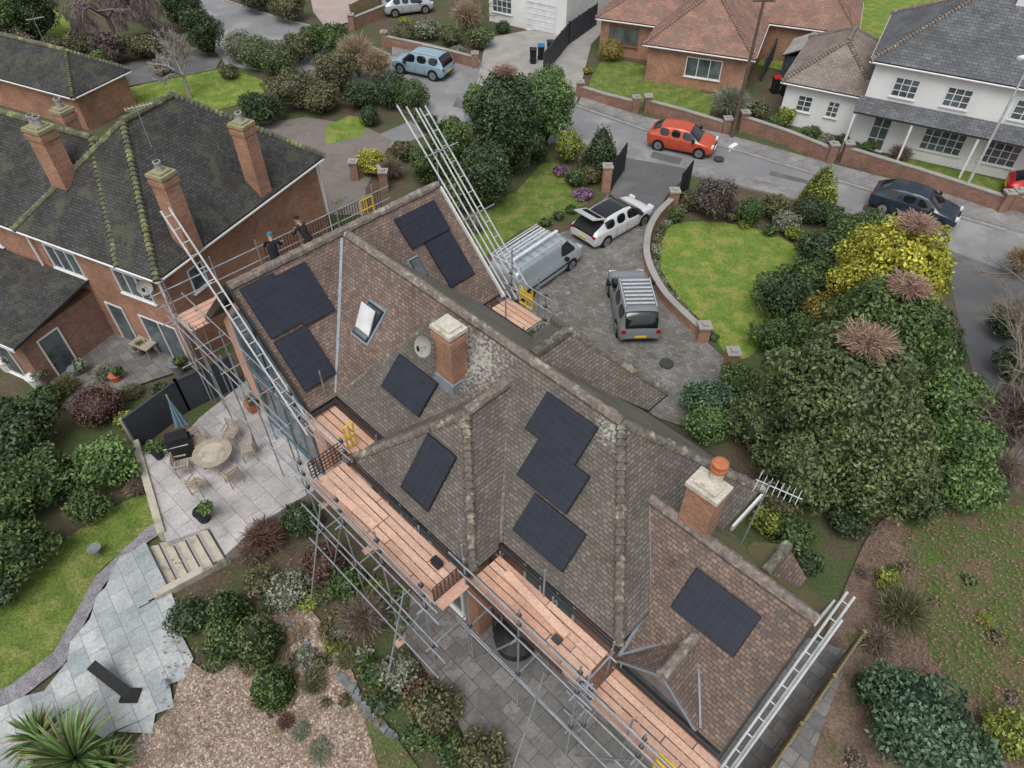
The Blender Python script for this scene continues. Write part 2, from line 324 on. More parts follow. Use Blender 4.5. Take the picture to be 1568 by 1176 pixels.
# ---------------- walls & fences
def wall(name,px,h,th,m,cop='conc'):
    pts=[G(u,v) for u,v in px]
    mb=MB(); mb.ribbon(pts,th,-.02,h,m)
    if cop: mb.ribbon(pts,th+.06,h+.003,h+.06,cop)
    return mb.build(name)
def curve(px,n=5):
    P=[Vector((a,b,0)) for a,b in px]; out=[]
    for i in range(len(P)-1):
        p0=P[max(i-1,0)];p1=P[i];p2=P[i+1];p3=P[min(i+2,len(P)-1)]
        for a in range(n):
            t=a/n; q=.5*((2*p1)+(p2-p0)*t+(2*p0-5*p1+4*p2-p3)*t*t+(3*p1-p0-3*p2+p3)*t**3); out.append((q.x,q.y))
    out.append(px[-1]); return out
wall('curved_brick_wall',curve([(1026,318),(1003,342),(990,372),(990,410),(1012,456),(1045,492),(1078,522)]),.5,.26,'brick','conc')
def pier(mb,p,h=.95,w=.24,m='brick',c='conc'):
    p=Vector(p); mb.obox(p-UP*.02,Vector((w,0,0)),Vector((0,w,0)),UP*h,m); mb.obox(p+UP*(h-.017),Vector((w+.05,0,0)),Vector((0,w+.05,0)),UP*.08,c)
    mb.obox(p+UP*(h+.066),Vector((w*.5,0,0)),Vector((0,w*.5,0)),UP*.08,c)
for u,v in ((927,292),(1030,312),(1074,520),(1117,560)):
    mb=MB(); pier(mb,G(u,v),1.5 if v<300 else .8); mb.build('brick_gate_pier')
for a,b in (((935,292),(955,262)),((1038,310),(1053,290))):
    mb=MB(); p,q=G(*a),G(*b); mb.seg(p+UP*.1,q+UP*.1,.06,1.5,'blackrail')
    for i in range(9): 
        c=p.lerp(q,i/8); mb.tube(c+UP*.05,c+UP*1.75,.05,'blackrail',5)
    mb.build('driveway_gate')
def bwall(px,h=.7,piers=True):
    mb=MB(); pts=[G(u,v) for u,v in px]
    mb.ribbon(pts,.24,-.02,h,'brick_dk'); mb.ribbon(pts,.3,h+.003,h+.06,'conc')
    if piers:
        for p in (pts[0],pts[-1]): pier(mb,p,h+.3,.22,'brick_dk')
    mb.build('brick_garden_wall')
bwall([(590,70),(660,85),(728,103)]); bwall([(887,148),(925,160),(972,172)]); bwall([(990,170),(1045,185),(1110,205)]); bwall([(1135,200),(1200,222),(1268,250)],.9)
bwall([(1290,248),(1400,282),(1530,325)],.9); bwall([(1545,322),(1640,345)],.9)
bwall([(545,275),(575,262),(590,290)],.8); bwall([(540,45),(600,20),(650,5)],.8)
def fence(name,pts,h,m,post=None,sp=1.8,slats=False):
    mb=MB()
    for a,b in zip(pts,pts[1:]):
        n=max(1,round((b-a).length/sp))
        for i in range(n):
            p=a.lerp(b,i/n);q=a.lerp(b,(i+1)/n); 
            if slats:
                k=12
                for j in range(k):
                    x,y=p.lerp(q,j/k),p.lerp(q,(j+.9)/k); mb.seg(x+UP*.02,y+UP*.02,.03,h-.1+R.uniform(-.01,.01),m)
                for z in (.4,h-.4): mb.seg(p+UP*z,q+UP*z,.09,.08,m)
            else:
                mb.seg(p+UP*.02,q+UP*.02,.05,h-.08,m); mb.seg(p+UP*(h-.057),q+UP*(h-.057),.08,.04,m)
        for i in range(n+1): mb.seg(a.lerp(b,i/n)-Vector((.05,0,0)),a.lerp(b,i/n)+Vector((.05,0,0)),.1,h+.05,post or m)
    mb.build(name)
fence('charcoal_panel_fence',[G(212,688),G(290,628),G(370,590)],1.7,'fence_dk','conc')
fence('wooden_fence',[L(.75,13.2,0),L(.75,8.0,0),L(.75,3.4,0),L(.75,0.5,0)],1.9,'fence_w',sp=1.9,slats=True)
fence('black_fence',[G(832,118),G(870,70),G(912,40)],1.7,'fence_dk')
fence('garden_fence',[G(1165,125),G(1215,30),G(1250,-30)],1.6,'fence_dk')
fence('garden_fence',[G(540,40),G(600,8),G(640,-20)],1.6,'fence_w')
# ---------------- building helpers
def ridge(mb,p0,p1,m='ridge',r=.16,seg=.42,tp=.86):
    p0=Vector(p0);p1=Vector(p1); n=max(1,round((p1-p0).length/seg)); d=(p1-p0)/n
    for i in range(n): mb.tube(p0+d*i-UP*.05,p0+d*(i+1.06)-UP*.05,r*R.uniform(.93,1.06),m,8,r*tp)
def hipt(mb,p0,p1,m='ridge_m'):
    ridge(mb,p0,p1,m,.155,.19,.6)
def window(mb,p,ax,n,w,h,nx=2,ny=1,fr='white',gl='glass',t=.06):
    p=Vector(p)
    def bar(x0,x1,z0,z1,d,m,off=0):
        c=p+ax*(x0+x1)/2+UP*z0+n*(d/2+off); mb.obox(c,ax*(x1-x0)/2,n*d/2,UP*(z1-z0),m)
    bar(0,w,0,h,.03,gl,-.01)
    bar(0,t,0,h,.06,fr);bar(w-t,w,0,h,.06,fr);bar(t,w-t,0,t,.06,fr);bar(t,w-t,h-t,h,.06,fr)
    for i in range(1,nx): bar(w*i/nx-t*.4,w*i/nx+t*.4,t,h-t,.05,fr)
    for i in range(1,ny): bar(t,w-t,h*i/ny-t*.3,h*i/ny+t*.3,.045,fr)
    bar(-.06,w+.06,-.06,-.003,.1,fr)
def roofface(mb,pts,m,th=.1,ed='gutter'):
    pts=[Vector(p) for p in pts]; n=(pts[1]-pts[0]).cross(pts[2]-pts[0])
    if n.z<0: pts=pts[::-1]
    mb.face(pts,m); 
    lo=[p-UP*th for p in pts]; mb.face(lo[::-1],ed)
    for i in range(len(pts)): 
        j=(i+1)%len(pts); mb.face([lo[i],lo[j],pts[j],pts[i]],ed)
def chimney(name,c,a,b,z0,z1,m='brick',pots=1,parent=None,corb=True,potmat='terra',cap='cap'):
    mb=MB(); mb.obox(Vector((c.x,c.y,z0)),a,b,UP*(z1-z0-.15),m)
    if corb: mb.obox(Vector((c.x,c.y,z1-.45)),a*1.12,b*1.12,UP*.18,m)
    mb.obox(Vector((c.x,c.y,z1-.15)),a*1.14,b*1.14,UP*.12,cap); mb.obox(Vector((c.x,c.y,z1-.027)),a*.8,b*.8,UP*.06,cap)
    for i in range(pots):
        q=Vector((c.x,c.y,z1))+a*((i+.5)/pots*2-1)*.8; mb.tube(q,q+UP*.3,.13,potmat,12,.11); mb.tube(q+UP*.3,q+UP*.37,.14,potmat,12); mb.tube(q+UP*.37,q+UP*.375,.09,'black',12)
    return mb.build(name,parent)
# ---------------- MAIN HOUSE
house=empty('brick_house',L(-10,9.8,0))
rf=MB()
roofface(rf,[L(-17.55,9.85,8),L(-12.3,9.85,8),L(-14.42,6.83,5.08),L(-14.5,6.75,5)],'tile_new')
roofface(rf,[L(-12.3,9.85,8),L(-6.1,9.85,8),L(-3.25,6.75,5),L(-14.5,6.75,5),L(-14.42,6.83,5.08)],'tile_old')
roofface(rf,[L(-17.55,9.86,8),L(-6.1,9.86,8),L(-3.25,12.95,5),L(-14.5,12.95,5)],'tile_front')
roofface(rf,[L(-6.09,9.85,8),L(-3.25,12.95,5),L(-3.25,6.75,5)],'tile_old')
roofface(rf,[L(-17.55,5.8,8.01),L(-17.55,13.85,8.01),L(-14.45,13.85,4.95),L(-14.45,5.8,4.95)],'tile_new')
roofface(rf,[L(-17.56,5.8,8.01),L(-17.56,13.85,8.01),L(-20.7,13.85,4.9),L(-20.7,5.8,4.9)],'tile_front')
AP=L(-9.4,7.75,7.4)
roofface(rf,[AP,L(-9.4,9.45,7.4),L(-12.1,6.55,4.95),L(-12.1,5.65,4.95)],'tile_old')
roofface(rf,[AP,L(-9.4,9.45,7.4),L(-7.05,6.55,4.95),L(-7.05,5.65,4.95)],'tile_old')
roofface(rf,[AP,L(-12.1,5.65,4.95),L(-7.05,5.65,4.95)],'tile_old')
AF=L(-9.7,12.05,7.35)
roofface(rf,[AF,L(-9.7,10.3,7.35),L(-12.1,13.1,4.95),L(-12.1,14.15,4.95)],'tile_front')
roofface(rf,[AF,L(-9.7,10.3,7.35),L(-7.25,13.1,4.95),L(-7.25,14.15,4.95)],'tile_old')
roofface(rf,[AF,L(-12.1,14.15,4.95),L(-7.25,14.15,4.95)],'tile_front')
roofface(rf,[L(-4.8,9.5,6.55),L(-.3,9.5,6.55),L(-.3,6.9,3.9),L(-3.3,6.9,3.9),L(-3.3,7.9,4.95)],'tile_new')
roofface(rf,[L(-4.8,9.51,6.55),L(-.3,9.51,6.55),L(-.3,11.3,4.8),L(-3.3,11.3,4.8)],'tile_moss')
roofface(rf,[L(-2.1,6.85,5.1),L(-2.1,8.15,5.1),L(-3.25,6.95,3.98),L(-3.25,6.85,3.98)],'tile_new')
roofface(rf,[L(-2.1,6.85,5.1),L(-2.1,8.15,5.1),L(-.95,6.95,3.98),L(-.95,6.85,3.98)],'tile_new')
roofface(rf,[L(-1.75,11.2,5.9),L(-1.75,10.1,5.9),L(-2.5,10.9,5.2),L(-2.5,11.2,5.2)],'tile_moss')
roofface(rf,[L(-1.75,11.2,5.9),L(-1.75,10.1,5.9),L(-1.0,10.9,5.2),L(-1.0,11.2,5.2)],'tile_new')
rf.face([L(-2.4,11.1,5.0),L(-1.1,11.1,5.0),L(-1.1,11.1,5.3),L(-1.75,11.1,5.85),L(-2.4,11.1,5.3)],'render_white')
rf.build('roof',house)
rd=MB()
ridge(rd,L(-17.3,9.85,8.06),L(-12.4,9.85,8.06)); ridge(rd,L(-12.4,9.85,8.06),L(-6.1,9.85,8.06),'ridge')
ridge(rd,L(-17.55,5.8,8.06),L(-17.55,13.85,8.06))
ridge(rd,L(-9.4,7.75,7.47),L(-9.4,9.3,7.47)); ridge(rd,L(-9.7,10.5,7.42),L(-9.7,12.05,7.42),'ridge_m')
ridge(rd,L(-4.7,9.5,6.62),L(-.3,9.5,6.62)); ridge(rd,L(-2.1,6.82,5.16),L(-2.1,8.1,5.16)); ridge(rd,L(-1.75,10.15,5.95),L(-1.75,11.2,5.95),'ridge_m')
for a,b in ((L(-12.1,5.65,5),AP),(L(-7.05,5.65,5),AP),(L(-3.25,6.75,5.03),L(-6.1,9.85,8.03)),(L(-3.25,12.95,5.03),L(-6.1,9.85,8.03)),(L(-12.1,14.15,5),AF),(L(-7.25,14.15,5),AF)): hipt(rd,a,b)
ridge(rd,L(-14.3,6.95,5.16),L(-12.35,9.75,7.9),'ridge_m',.09,.19,.7)
rd.build('ridge_tiles',house,smooth=False)
fl=MB()
def strip(a,b,w=.13,m='lead',up=.03): fl.seg(Vector(a)+UP*up,Vector(b)+UP*up,w,.02,m)
strip(L(-17.4,9.7,7.87),L(-14.5,6.8,5.0),.09); strip(L(-4.75,9.45,6.5),L(-3.32,7.95,4.98),.11); strip(L(-3.3,7.95,4.98),L(-3.27,6.95,3.98),.08)
strip(L(-9.4,9.25,7.32),L(-7.1,6.7,5.0),.09,'ridge_m')
strip(L(-2.1,8.2,5.1),L(-.92,6.95,4.0),.05); strip(L(-2.1,8.2,5.1),L(-3.28,6.95,4.0),.05)
c=L(-11.05,8.7,0); fl.obox(Vector((c.x,c.y,6.55)),E1*.39,E2*.33,UP*.4,'lead')
fl.build('lead_flashings',house)
gu=MB()
for a,b in ((L(-14.4,6.66,4.88),L(-12.1,6.66,4.88)),(L(-12.1,5.56,4.85),L(-7.05,5.56,4.85)),(L(-7.05,6.66,4.88),L(-3.2,6.66,4.88)),(L(-3.2,6.82,3.82),L(-.3,6.82,3.82)),(L(-14.4,13.04,4.88),L(-12.1,13.04,4.88)),(L(-12.1,14.24,4.85),L(-7.25,14.24,4.85)),(L(-7.25,13.04,4.88),L(-3.2,13.04,4.88)),(L(-14.35,5.8,4.85),L(-14.35,6.6,4.85)),(L(-20.8,5.8,4.8),L(-20.8,13.85,4.8))): gu.tube(a,b,.06,'gutter',8)
gu.seg(L(-3.17,11.4,4.72),L(-3.17,12.95,4.72),.06,.22,'white'); gu.seg(L(-.26,9.5,6.3),L(-.26,11.35,4.55),.05,.24,'white')
gu.tube(L(-7.2,6.4,0),L(-7.2,6.4,4.9),.04,'gutter'); gu.build('gutters',house)
wl=MB()
def blk(s0,s1,t0,t1,z1,m,z0=-.05):
    wl.prism([L(s0,t0,0),L(s1,t0,0),L(s1,t1,0),L(s0,t1,0)],z0,z1,m)
blk(-17.3,-3.6,7.1,12.6,5.0,'brick'); blk(-20.35,-14.8,6.15,13.5,4.75,'render_pink'); blk(-11.75,-7.4,6.0,7.1-.003,4.8,'brick'); blk(-11.8,-7.55,12.6+.003,13.85,4.8,'brick'); blk(-3.6+.003,-.6,7.2,11.0,3.85,'brick')
for t in (6.15,13.5): wl.face([L(-20.35,t,4.75),L(-14.8,t,4.75),L(-17.55,t,7.75)],'render_pink')
wl.face([L(-.6,7.2,3.85),L(-.6,11,3.85),L(-.6,11,4.8),L(-.6,9.5,6.3)],'brick')
wl.face([L(-3.1,6.9,3.9),L(-1.1,6.9,3.9),L(-2.1,6.9,4.9)],'glass')
wl.build('walls',house)
wn=MB()
nB=-E2
gt=6.1
for (a,b,c,d) in (((-19.3,3.2),(-17.7,3.2),(-17.7,7.0),(-19.3,5.5)),((-17.4,3.2),(-15.8,3.2),(-15.8,5.5),(-17.4,7.0))):
    wn.face([L(q[0],gt,q[1]) for q in (a,b,c,d)],'glass')
    P=[L(q[0],gt-.02,q[1]) for q in (a,b,c,d)]
    for i in range(4): wn.seg(P[i],P[(i+1)%4],.08,.08,'bluefr')
window(wn,L(-19.2,6.15,.55),E1,nB,3.6,2.2,4,1,'bluefr')
window(wn,L(-11.2,6.0,3.2),E1,nB,2.0,1.2,3,1,'white'); window(wn,L(-11.2,6.0,.6),E1,nB,3.2,2.1,4,1,'white')
window(wn,L(-6.6,7.1,3.1),E1,nB,1.8,1.2,3,1,'white'); window(wn,L(-6.8,7.1,.1),E1,nB,2.8,2.2,4,1,'white')
window(wn,L(-3.0,7.2,.2),E1,nB,2.0,2.1,3,1,'white')
for s in (-16,-13.6,-6.2): window(wn,L(s+1.2,12.6 if s>-15 else 13.5,3.2),-E1,E2,1.2,1.2,2,1,'white')
window(wn,L(-8.6,13.85,3),-E1,E2,2.0,1.4,3,1,'white')
wn.seg(L(-17.55,5.76,7.85),L(-14.4,5.76,4.75),.05,.22,'gutter'); wn.seg(L(-17.55,5.76,7.85),L(-20.7,5.76,4.72),.05,.22,'gutter')
wn.seg(L(-17.55,13.9,7.85),L(-14.4,13.9,4.75),.05,.22,'white'); wn.seg(L(-.26,9.5,6.32),L(-.26,6.9,3.68),.05,.22,'gutter')
for a,b in ((-3.2,-2.1),(-1.0,-2.1)): wn.seg(L(a,6.83,3.95),L(b,6.83,5.0),.025,.07,'lead')
wn.build('windows',house)
chimney('chimney',L(-11.05,8.7,0),E1*.35,E2*.28,5.8,8.75,'brick',0,house)
chimney('chimney_right',L(-3.5,9.7,0),E1*.37,E2*.28,5.8,8.15,'brick',0,house,False)
mb=MB(); q=L(-3.5,9.92,8.15); mb.tube(q,q+UP*.32,.17,'cap',14,.15); mb.tube(q+UP*.32,q+UP*.40,.19,'terra',14); mb.tube(q+UP*.40,q+UP*.55,.15,'terra',14,.17); mb.tube(q+UP*.55,q+UP*.59,.19,'terra',14,.12)
mb.build('chimney_pot',house)
def plane(p,along,down):
    n=along.cross(down); n=n if n.z>0 else -n; return (Vector(p),along.normalized(),down.normalized(),n.normalized())
sl=(L(0,6.75,5)-L(0,9.85,8)).normalized()
PF=plane(L(-8,9.85,8.0),E1,sl)
PA=plane(L(-17.55,8,8.01),E2,(L(-14.45,0,4.95)-L(-17.55,0,8.01)))
PD=plane(AP,E1,(L(0,5.65,4.95)-L(0,7.75,7.4)))
PH=plane(L(-2,9.5,6.55),E1,(L(0,6.9,3.9)-L(0,9.5,6.55)))
def solar(u,v,P,port):
    c=hit(u,v,P[0]+P[3]*.12,P[3]); a=P[1]*(.567 if port else .861); d=P[2]*(.861 if port else .567)
    mb=MB(); mb.obox(c-P[3]*.045,a,d,P[3]*.035,'pframe'); mb.obox(c-P[3]*.009,a*.975,d*.975,P[3]*.008,'cell')
    for k in (-.5,.5): mb.obox(c-P[3]*.10+d*k,a*.97,P[2]*.02,P[3]*.05,'steel')
    mb.build('solar_panel')
for u,v,P,p in ((858,655,PF,0),(845,728,PF,0),(839,815,PF,0),(625,589,PF,0),(654,723,PD,1),(1094,937,PH,0),(417,468,PA,1),(467,450,PA,1),(468,548,PA,1),(648,343,PA,0),(690,396,PA,1)): solar(u,v,P,p)
def velux(u,v,P,w,h,open_=True,gl='glass'):
    c=hit(u,v,P[0],P[3]); mb=MB(); n=P[3]
    mb.obox(c,P[1]*w,P[2]*h,n*.06,'lead')
    mb.obox(c+n*.061,P[1]*w*.85,P[2]*h*.88,n*.05,'gutter'); mb.obox(c+n*.112,P[1]*w*.72,P[2]*h*.78,n*.012,gl)
    if open_:
        ax=(P[2]*math.cos(.35)+n*-math.sin(.35)); k=ax.cross(P[1]).normalized(); k=k if k.z>0 else -k; mb.obox(c+n*.2,P[1]*w*.78,ax*h*.8,k*.04,'white_pl')
    mb.build('roof_window',house)
velux(566,494,PF,.42,.62); velux(640,412,PA,.22,.42,False)
mb=MB(); q=L(-2.6,10.6,5.6); mb.tube(q,q+Vector((.05,0,2.6)),.022,'steel'); tp=q+Vector((.05,0,2.5)); d=Vector((.75,-.6,.15)).normalized()
mb.tube(tp-d*.3,tp+d*.75,.015,'steel_w')
for i in range(8):
    c=tp+d*(-.25+i*.13); w=Vector((.5,.75,.2)).normalized()*(.2 if i else .3); mb.tube(c-w,c+w,.009,'steel_w',4)
    if i==0: mb.tube(c-UP*.3,c+UP*.3,.01,'steel_w',4)
mb.build('tv_aerial')
def dish(p,n,r=.3):
    mb=MB(); n=n.normalized(); x=n.orthogonal().normalized(); y=n.cross(x)
    K=14
    for ring in range(3):
        r0,r1=r*ring/3,r*(ring+1)/3; z0,z1=.5*r0*r0/r,.5*r1*r1/r
        for j in range(K):
            a,b=2*math.pi*j/K,2*math.pi*(j+1)/K
            f=lambda rr,z,t:p+x*math.cos(t)*rr+y*math.sin(t)*rr+n*z
            mb.face([f(r0,z0,a),f(r1,z1,a),f(r1,z1,b),f(r0,z0,b)] if ring else [p,f(r1,z1,a),f(r1,z1,b)],'conc')
    mb.tube(p,p+n*.35-UP*.05,.015,'steel'); mb.tube(p,p-n*.25,.025,'steel'); mb.obox(p+n*.35-UP*.1,x*.04,y*.04,UP*.1,'black'); mb.build('satellite_dish')
dish(L(-11.5,8.25,8.0),Vector((-.5,-.6,.45)))
# ---------------- SCAFFOLDING
sc=empty('scaffolding',L(-9,4.5,0)); T=MB(); B=MB(); Y=MB(); GD=MB()
def tb(a,b,r=.025,m='steel'):
    T.tube(a,b,r,m,6)
def clamp(p): T.obox(Vector(p)-UP*.05,E1*.05,E2*.05,UP*.1,'iron_or_shade')
def boards(s0,s1,t0,t1,z,k=4):
    w=(t1-t0)/k
    for i in range(k):
        x=s0
        while x<s1-.05:
            x2=min(x+R.choice((1.8,2.4,3.0,3.9)),s1); zz=z+R.uniform(0,.014)
            B.obox(L((x+x2)/2,t0+w*(i+.5),zz-.04),E1*((x2-x)/2-.014),E2*(w/2-R.uniform(.012,.022)),UP*.04,R.choice(('b1','b2','b3'))); x=x2
def bay(s0,s1,ti,to,z,toe=True,ztop=1.05,lower=True,rails=2,ext=.35):
    n=max(1,round((s1-s0)/1.9))
    for i in range(n+1):
        s=s0+(s1-s0)*i/n
        tb(L(s,to-.08,-.02),L(s,to-.08,z+ztop+R.uniform(.1,.4))); tb(L(s,ti+.02,-.02),L(s,ti+.02,z+R.uniform(.05,.35)))
        tb(L(s,to-.35,z-.1),L(s,ti+.15,z-.1)); tb(L(s,to-.3,2.4),L(s,ti+.15,2.4))
        for zz in (z-.1,z+.5,z+1.0,2.4): clamp(L(s,to-.08,zz))
        B.obox(L(s,to-.08,0),E1*.12,E2*.25,UP*.09,'b2')
    for zz in [z-.13]+[z+.5*(k+1) for k in range(rails)]+([2.35] if lower else []):
        o=R.uniform(-.05,.05); tb(L(s0-ext,to-.13,zz),L(s1+ext,to-.13,zz+o))
    tb(L(s0-.2,ti,z-.13),L(s1+.2,ti,z-.13)); 
    for i in range(n):
        a=s0+(s1-s0)*i/n;b=s0+(s1-s0)*(i+1)/n
        if i%2==0: tb(L(a,to-.18,.2),L(b,to-.18,z-.2))
    if toe: B.seg(L(s0,to+.0,z+.002),L(s1,to+.0,z+.002),.035,.2,'b1')
boards(-14.75,-12.3,5.6,6.6,4.7); bay(-14.8,-12.25,6.6,5.6,4.7,toe=False)
boards(-12.35,-7.25,4.4,5.5,4.72,5); bay(-12.4,-7.3,5.5,4.35,4.72,ext=.6)
boards(-7.0,-3.35,5.5,6.55,4.72,5); bay(-7.0,-3.3,6.55,5.45,4.72,ext=.5)
boards(-3.2,-.15,5.75,6.78,3.7,5); bay(-3.1,-.1,6.8,5.7,3.7,ext=.6)
B.obox(L(-7.15,5.0,4.66),E1*.25,E2*.5,UP*.04,'b3')
for s,t,a in ((-11.0,4.7,.05),(-5.4,6.2,-.06)): 
    d=(E1+E2*a).normalized(); B.obox(L(s,t,4.79),d*1.1,d.cross(UP)*.11,UP*.04,'b2')
B.obox(L(-4.4,5.9,4.78),E1*.12,E2*.09,UP*.05,'iron_or_shade')
B.obox(L(-7.9,5.2,4.78),E1*.14,E2*.1,UP*.2,'black')
for s in (-12.2,-8.4,-4.3): 
    o=2.9 if s<-7 else 3.9
    tb(L(s,4.4 if s<-7 else 5.4,3.9),L(s+.3,o,0)); B.obox(L(s+.3,o,0),E1*.14,E2*.14,UP*.09,'b2')
tb(L(-13.0,4.0,1.6),L(-6.8,4.0,1.6)); tb(L(-13,4.15,3.3),L(-6.8,4.15,3.35)); tb(L(-7.2,5.1,2.9),L(-.2,5.15,2.9))
n=4
for i in range(n+1):
    s=-21.6+i*1.7; tb(L(s,5.0,-.02),L(s,5.0,5.3+R.uniform(0,.5))); tb(L(s,5.75,-.02),L(s,5.75,4.8))
    tb(L(s,4.8,4.6),L(s,5.9,4.6))
for z in (2.3,4.6,5.1): tb(L(-22.2,4.95,z),L(-14.2,4.95,z))
tb(L(-22.2,5.7,5.2),L(-14.6,5.7,5.1))
boards(-21.9,-20.8,5.1,5.9,4.6,3)
for i in range(6):
    t=5.2+i*1.75; tb(L(-21.9,t,-.02),L(-21.9,t,6.0+R.uniform(0,.4))); tb(L(-20.95,t,-.02),L(-20.95,t,4.9)); tb(L(-22.1,t,4.6),L(-20.8,t,4.6)); tb(L(-22.1,t,2.4),L(-20.8,t,2.4))
for z in (4.5,5.2,5.75,2.4): tb(L(-21.95,4.6,z),L(-21.95,14.8,z))
for i in range(4): B.obox(L(-21.8+.25*i,9.8,4.62),E1*.11,E2*4.6,UP*.04,R.choice(('b1','b2','b3')))
for i in range(44): tb(L(-22.02,9+i*.125,4.7),L(-22.02,9+i*.125,5.7),.016,'blackrail')
for z in (4.75,5.7): tb(L(-22.02,9,z),L(-22.02,14.4,z),.03,'blackrail')
def ladderbeam(p0,p1,w,n=16,r=.03):
    p0=Vector(p0);p1=Vector(p1); w=Vector(w)
    T.tube(p0,p1,r,'steel_w',6); T.tube(p0+w,p1+w,r,'steel_w',6)
    for i in range(n): a=p0.lerp(p1,(i+.5)/n); T.tube(a,a+w,.015,'steel_w',5)
ladderbeam(L(-19.3,5.55,10.0),L(-13.9,5.55,4.75),L(0,-.25,.0),18); 
for k in range(3): T.tube(L(-19.5+.15*k,13.95+.28*k,10.2-.1*k),L(-14.0,13.95+.28*k,4.9-.15*k),.032,'steel_w',6)
ladderbeam(L(-19.3,14.75,9.9),L(-14.2,14.75,4.8),L(0,.25,.0),12)
for s,z in ((-18,8.9),(-16.2,7.2)): tb(L(s,13.8,z),L(s,15.3,z)); tb(L(s,14.3,0),L(s,14.3,z+.1))
ladderbeam(L(-.12,10.05,7.3),L(-.12,5.6,2.85),L(.16,0,.0),14); tb(L(.1,9.6,7.0),L(.1,5.4,2.9),.03,'steel_w')
boards(-14.3,-12.6,13.2,14.1,4.7); bay(-14.3,-12.6,13.15,14.3,4.7,toe=False)
tb(L(-14.4,14.4,0),L(-14.4,14.4,6.6)); 
for s,t in ((-13.4,13.1),(-13.0,14.3)): tb(L(s,t,0),L(s,t,6.2))
for s,t,a,b in ((-14.6,6.5,4,6.1),(-7.2,5.5,4,6.2),(-5.4,6.5,4,6.0),(-3.3,6.6,3,5.3),(-2.0,5.7,2,5.0)): tb(L(s,t,a),L(s,t,b))
def lattice(p0,p1,h):
    p0=Vector(p0);p1=Vector(p1); n=int((p1-p0).length/.12); k=int(h/.12)
    for i in range(n+1): a=p0.lerp(p1,i/n); GD.tube(a,a+UP*h,.017,'guard',4)
    for j in range(k+1): GD.tube(p0+UP*h*j/k,p1+UP*h*j/k,.017,'guard',4)
lattice(L(-12.45,4.5,4.75),L(-12.45,5.6,4.75),.7); lattice(L(-12.4,5.6,4.75),L(-11.9,5.6,4.75),.4); lattice(L(-7.2,4.5,4.75),L(-7.2,5.5,4.75),.6); lattice(L(-9.2,4.3,4.75),L(-7.3,4.3,4.75),.25)
lattice(L(-7.0,5.38,4.8),L(-3.8,5.38,4.8),.25)
def gate(c,ax):
    c=Vector(c)
    for k in (-.3,0,.3): Y.tube(c+ax*k,c+ax*k+UP*.9,.03,'yellow',5)
    for z in (0,.45,.9): Y.tube(c-ax*.3+UP*z,c+ax*.3+UP*z,.03,'yellow',5)
gate(L(-13.5,14.2,4.75),E1); Y.obox(L(-13.5,14.2,5.0),E1*.28,E2*.012,UP*.35,'yellow'); gate(L(-21.9,13.6,4.8),E2); gate(L(-12.6,6.0,4.8),E2*.5); gate(L(-.9,5.65,3.75),E1)
T.build('tubes',sc); B.build('boards',sc); Y.build('safety_gates',sc); GD.build('mesh_guards',sc)
# ---------------- NEIGHBOUR HOUSE (left)
K=Vector((-12.96,20.7,0)); aa=Vector((.9,-.436,0)); bb=Vector((.436,.9,0))
def N(a,b,z): return K+aa*a+bb*b+UP*z
nh=empty('brick_house',N(-4,4,0)); mb=MB()
def hipblk(mb,F,a0,a1,b0,b1,ze,zr,m,along='b',hips=(1,1),wallm='brick',rm='ridge_m',ov=.35,z0=-.05):
    if along=='b':
        am=(a0+a1)/2; h=(a1-a0)/2; r0=b0+(h if hips[0] else 0); r1=b1-(h if hips[1] else 0)
        P=F(am,r0,zr);Qq=F(am,r1,zr); c=[F(a0,b0,ze),F(a1,b0,ze),F(a1,b1,ze),F(a0,b1,ze)]
        faces=[[c[1],c[2],Qq,P],[c[3],c[0],P,Qq]]; e=[([c[0],c[1],P],hips[0]),([c[2],c[3],Qq],hips[1])]
    else:
        bm=(b0+b1)/2; h=(b1-b0)/2; r0=a0+(h if hips[0] else 0); r1=a1-(h if hips[1] else 0)
        P=F(r0,bm,zr);Qq=F(r1,bm,zr); c=[F(a0,b0,ze),F(a1,b0,ze),F(a1,b1,ze),F(a0,b1,ze)]
        faces=[[c[0],c[1],Qq,P],[c[2],c[3],P,Qq]]; e=[([c[3],c[0],P],hips[0]),([c[1],c[2],Qq],hips[1])]
    for f in faces: roofface(mb,f,m)
    for f,hh in e:
        if hh:
            roofface(mb,f,m); hipt(mb,f[0]+UP*.03,f[2]+UP*.03,rm); hipt(mb,f[1]+UP*.03,f[2]+UP*.03,rm)
        else: mb.face([x-UP*.12 for x in f],wallm)
    ridge(mb,P+UP*.06,Qq+UP*.06,rm)
    mb.prism([F(a0+ov,b0+ov,0),F(a1-ov,b0+ov,0),F(a1-ov,b1-ov,0),F(a0+ov,b1-ov,0)],z0,ze-.02,wallm)
    for i in range(4): mb.tube(c[i]-UP*.12,c[(i+1)%4]-UP*.12,.05,'white',6)
hipblk(mb,N,-7.6,0,0,10.2,5,8.6,'tile_dark',rm='ridge_d'); mb.build('main_block',nh)
mb=MB(); hipblk(mb,N,-18,-2,0.02,6.4,4.98,7.9,'tile_dark','a',rm='ridge_d'); mb.build('side_block',nh)
mb=MB()
window(mb,N(-6.8,.35,3.2),aa,-bb,1.8,1.2,3); window(mb,N(-3.0,.35,3.2),aa,-bb,1.8,1.2,3); window(mb,N(-12,.37,3.2),aa,-bb,2.0,1.2,3)
window(mb,N(-2.7,.35,.05),aa,-bb,2.0,2.1,2); window(mb,N(-4.6,.35,.05),aa,-bb,1.0,2.1,1)
window(mb,N(-.35,1.5,3.2),bb,aa,.8,1.1,1)
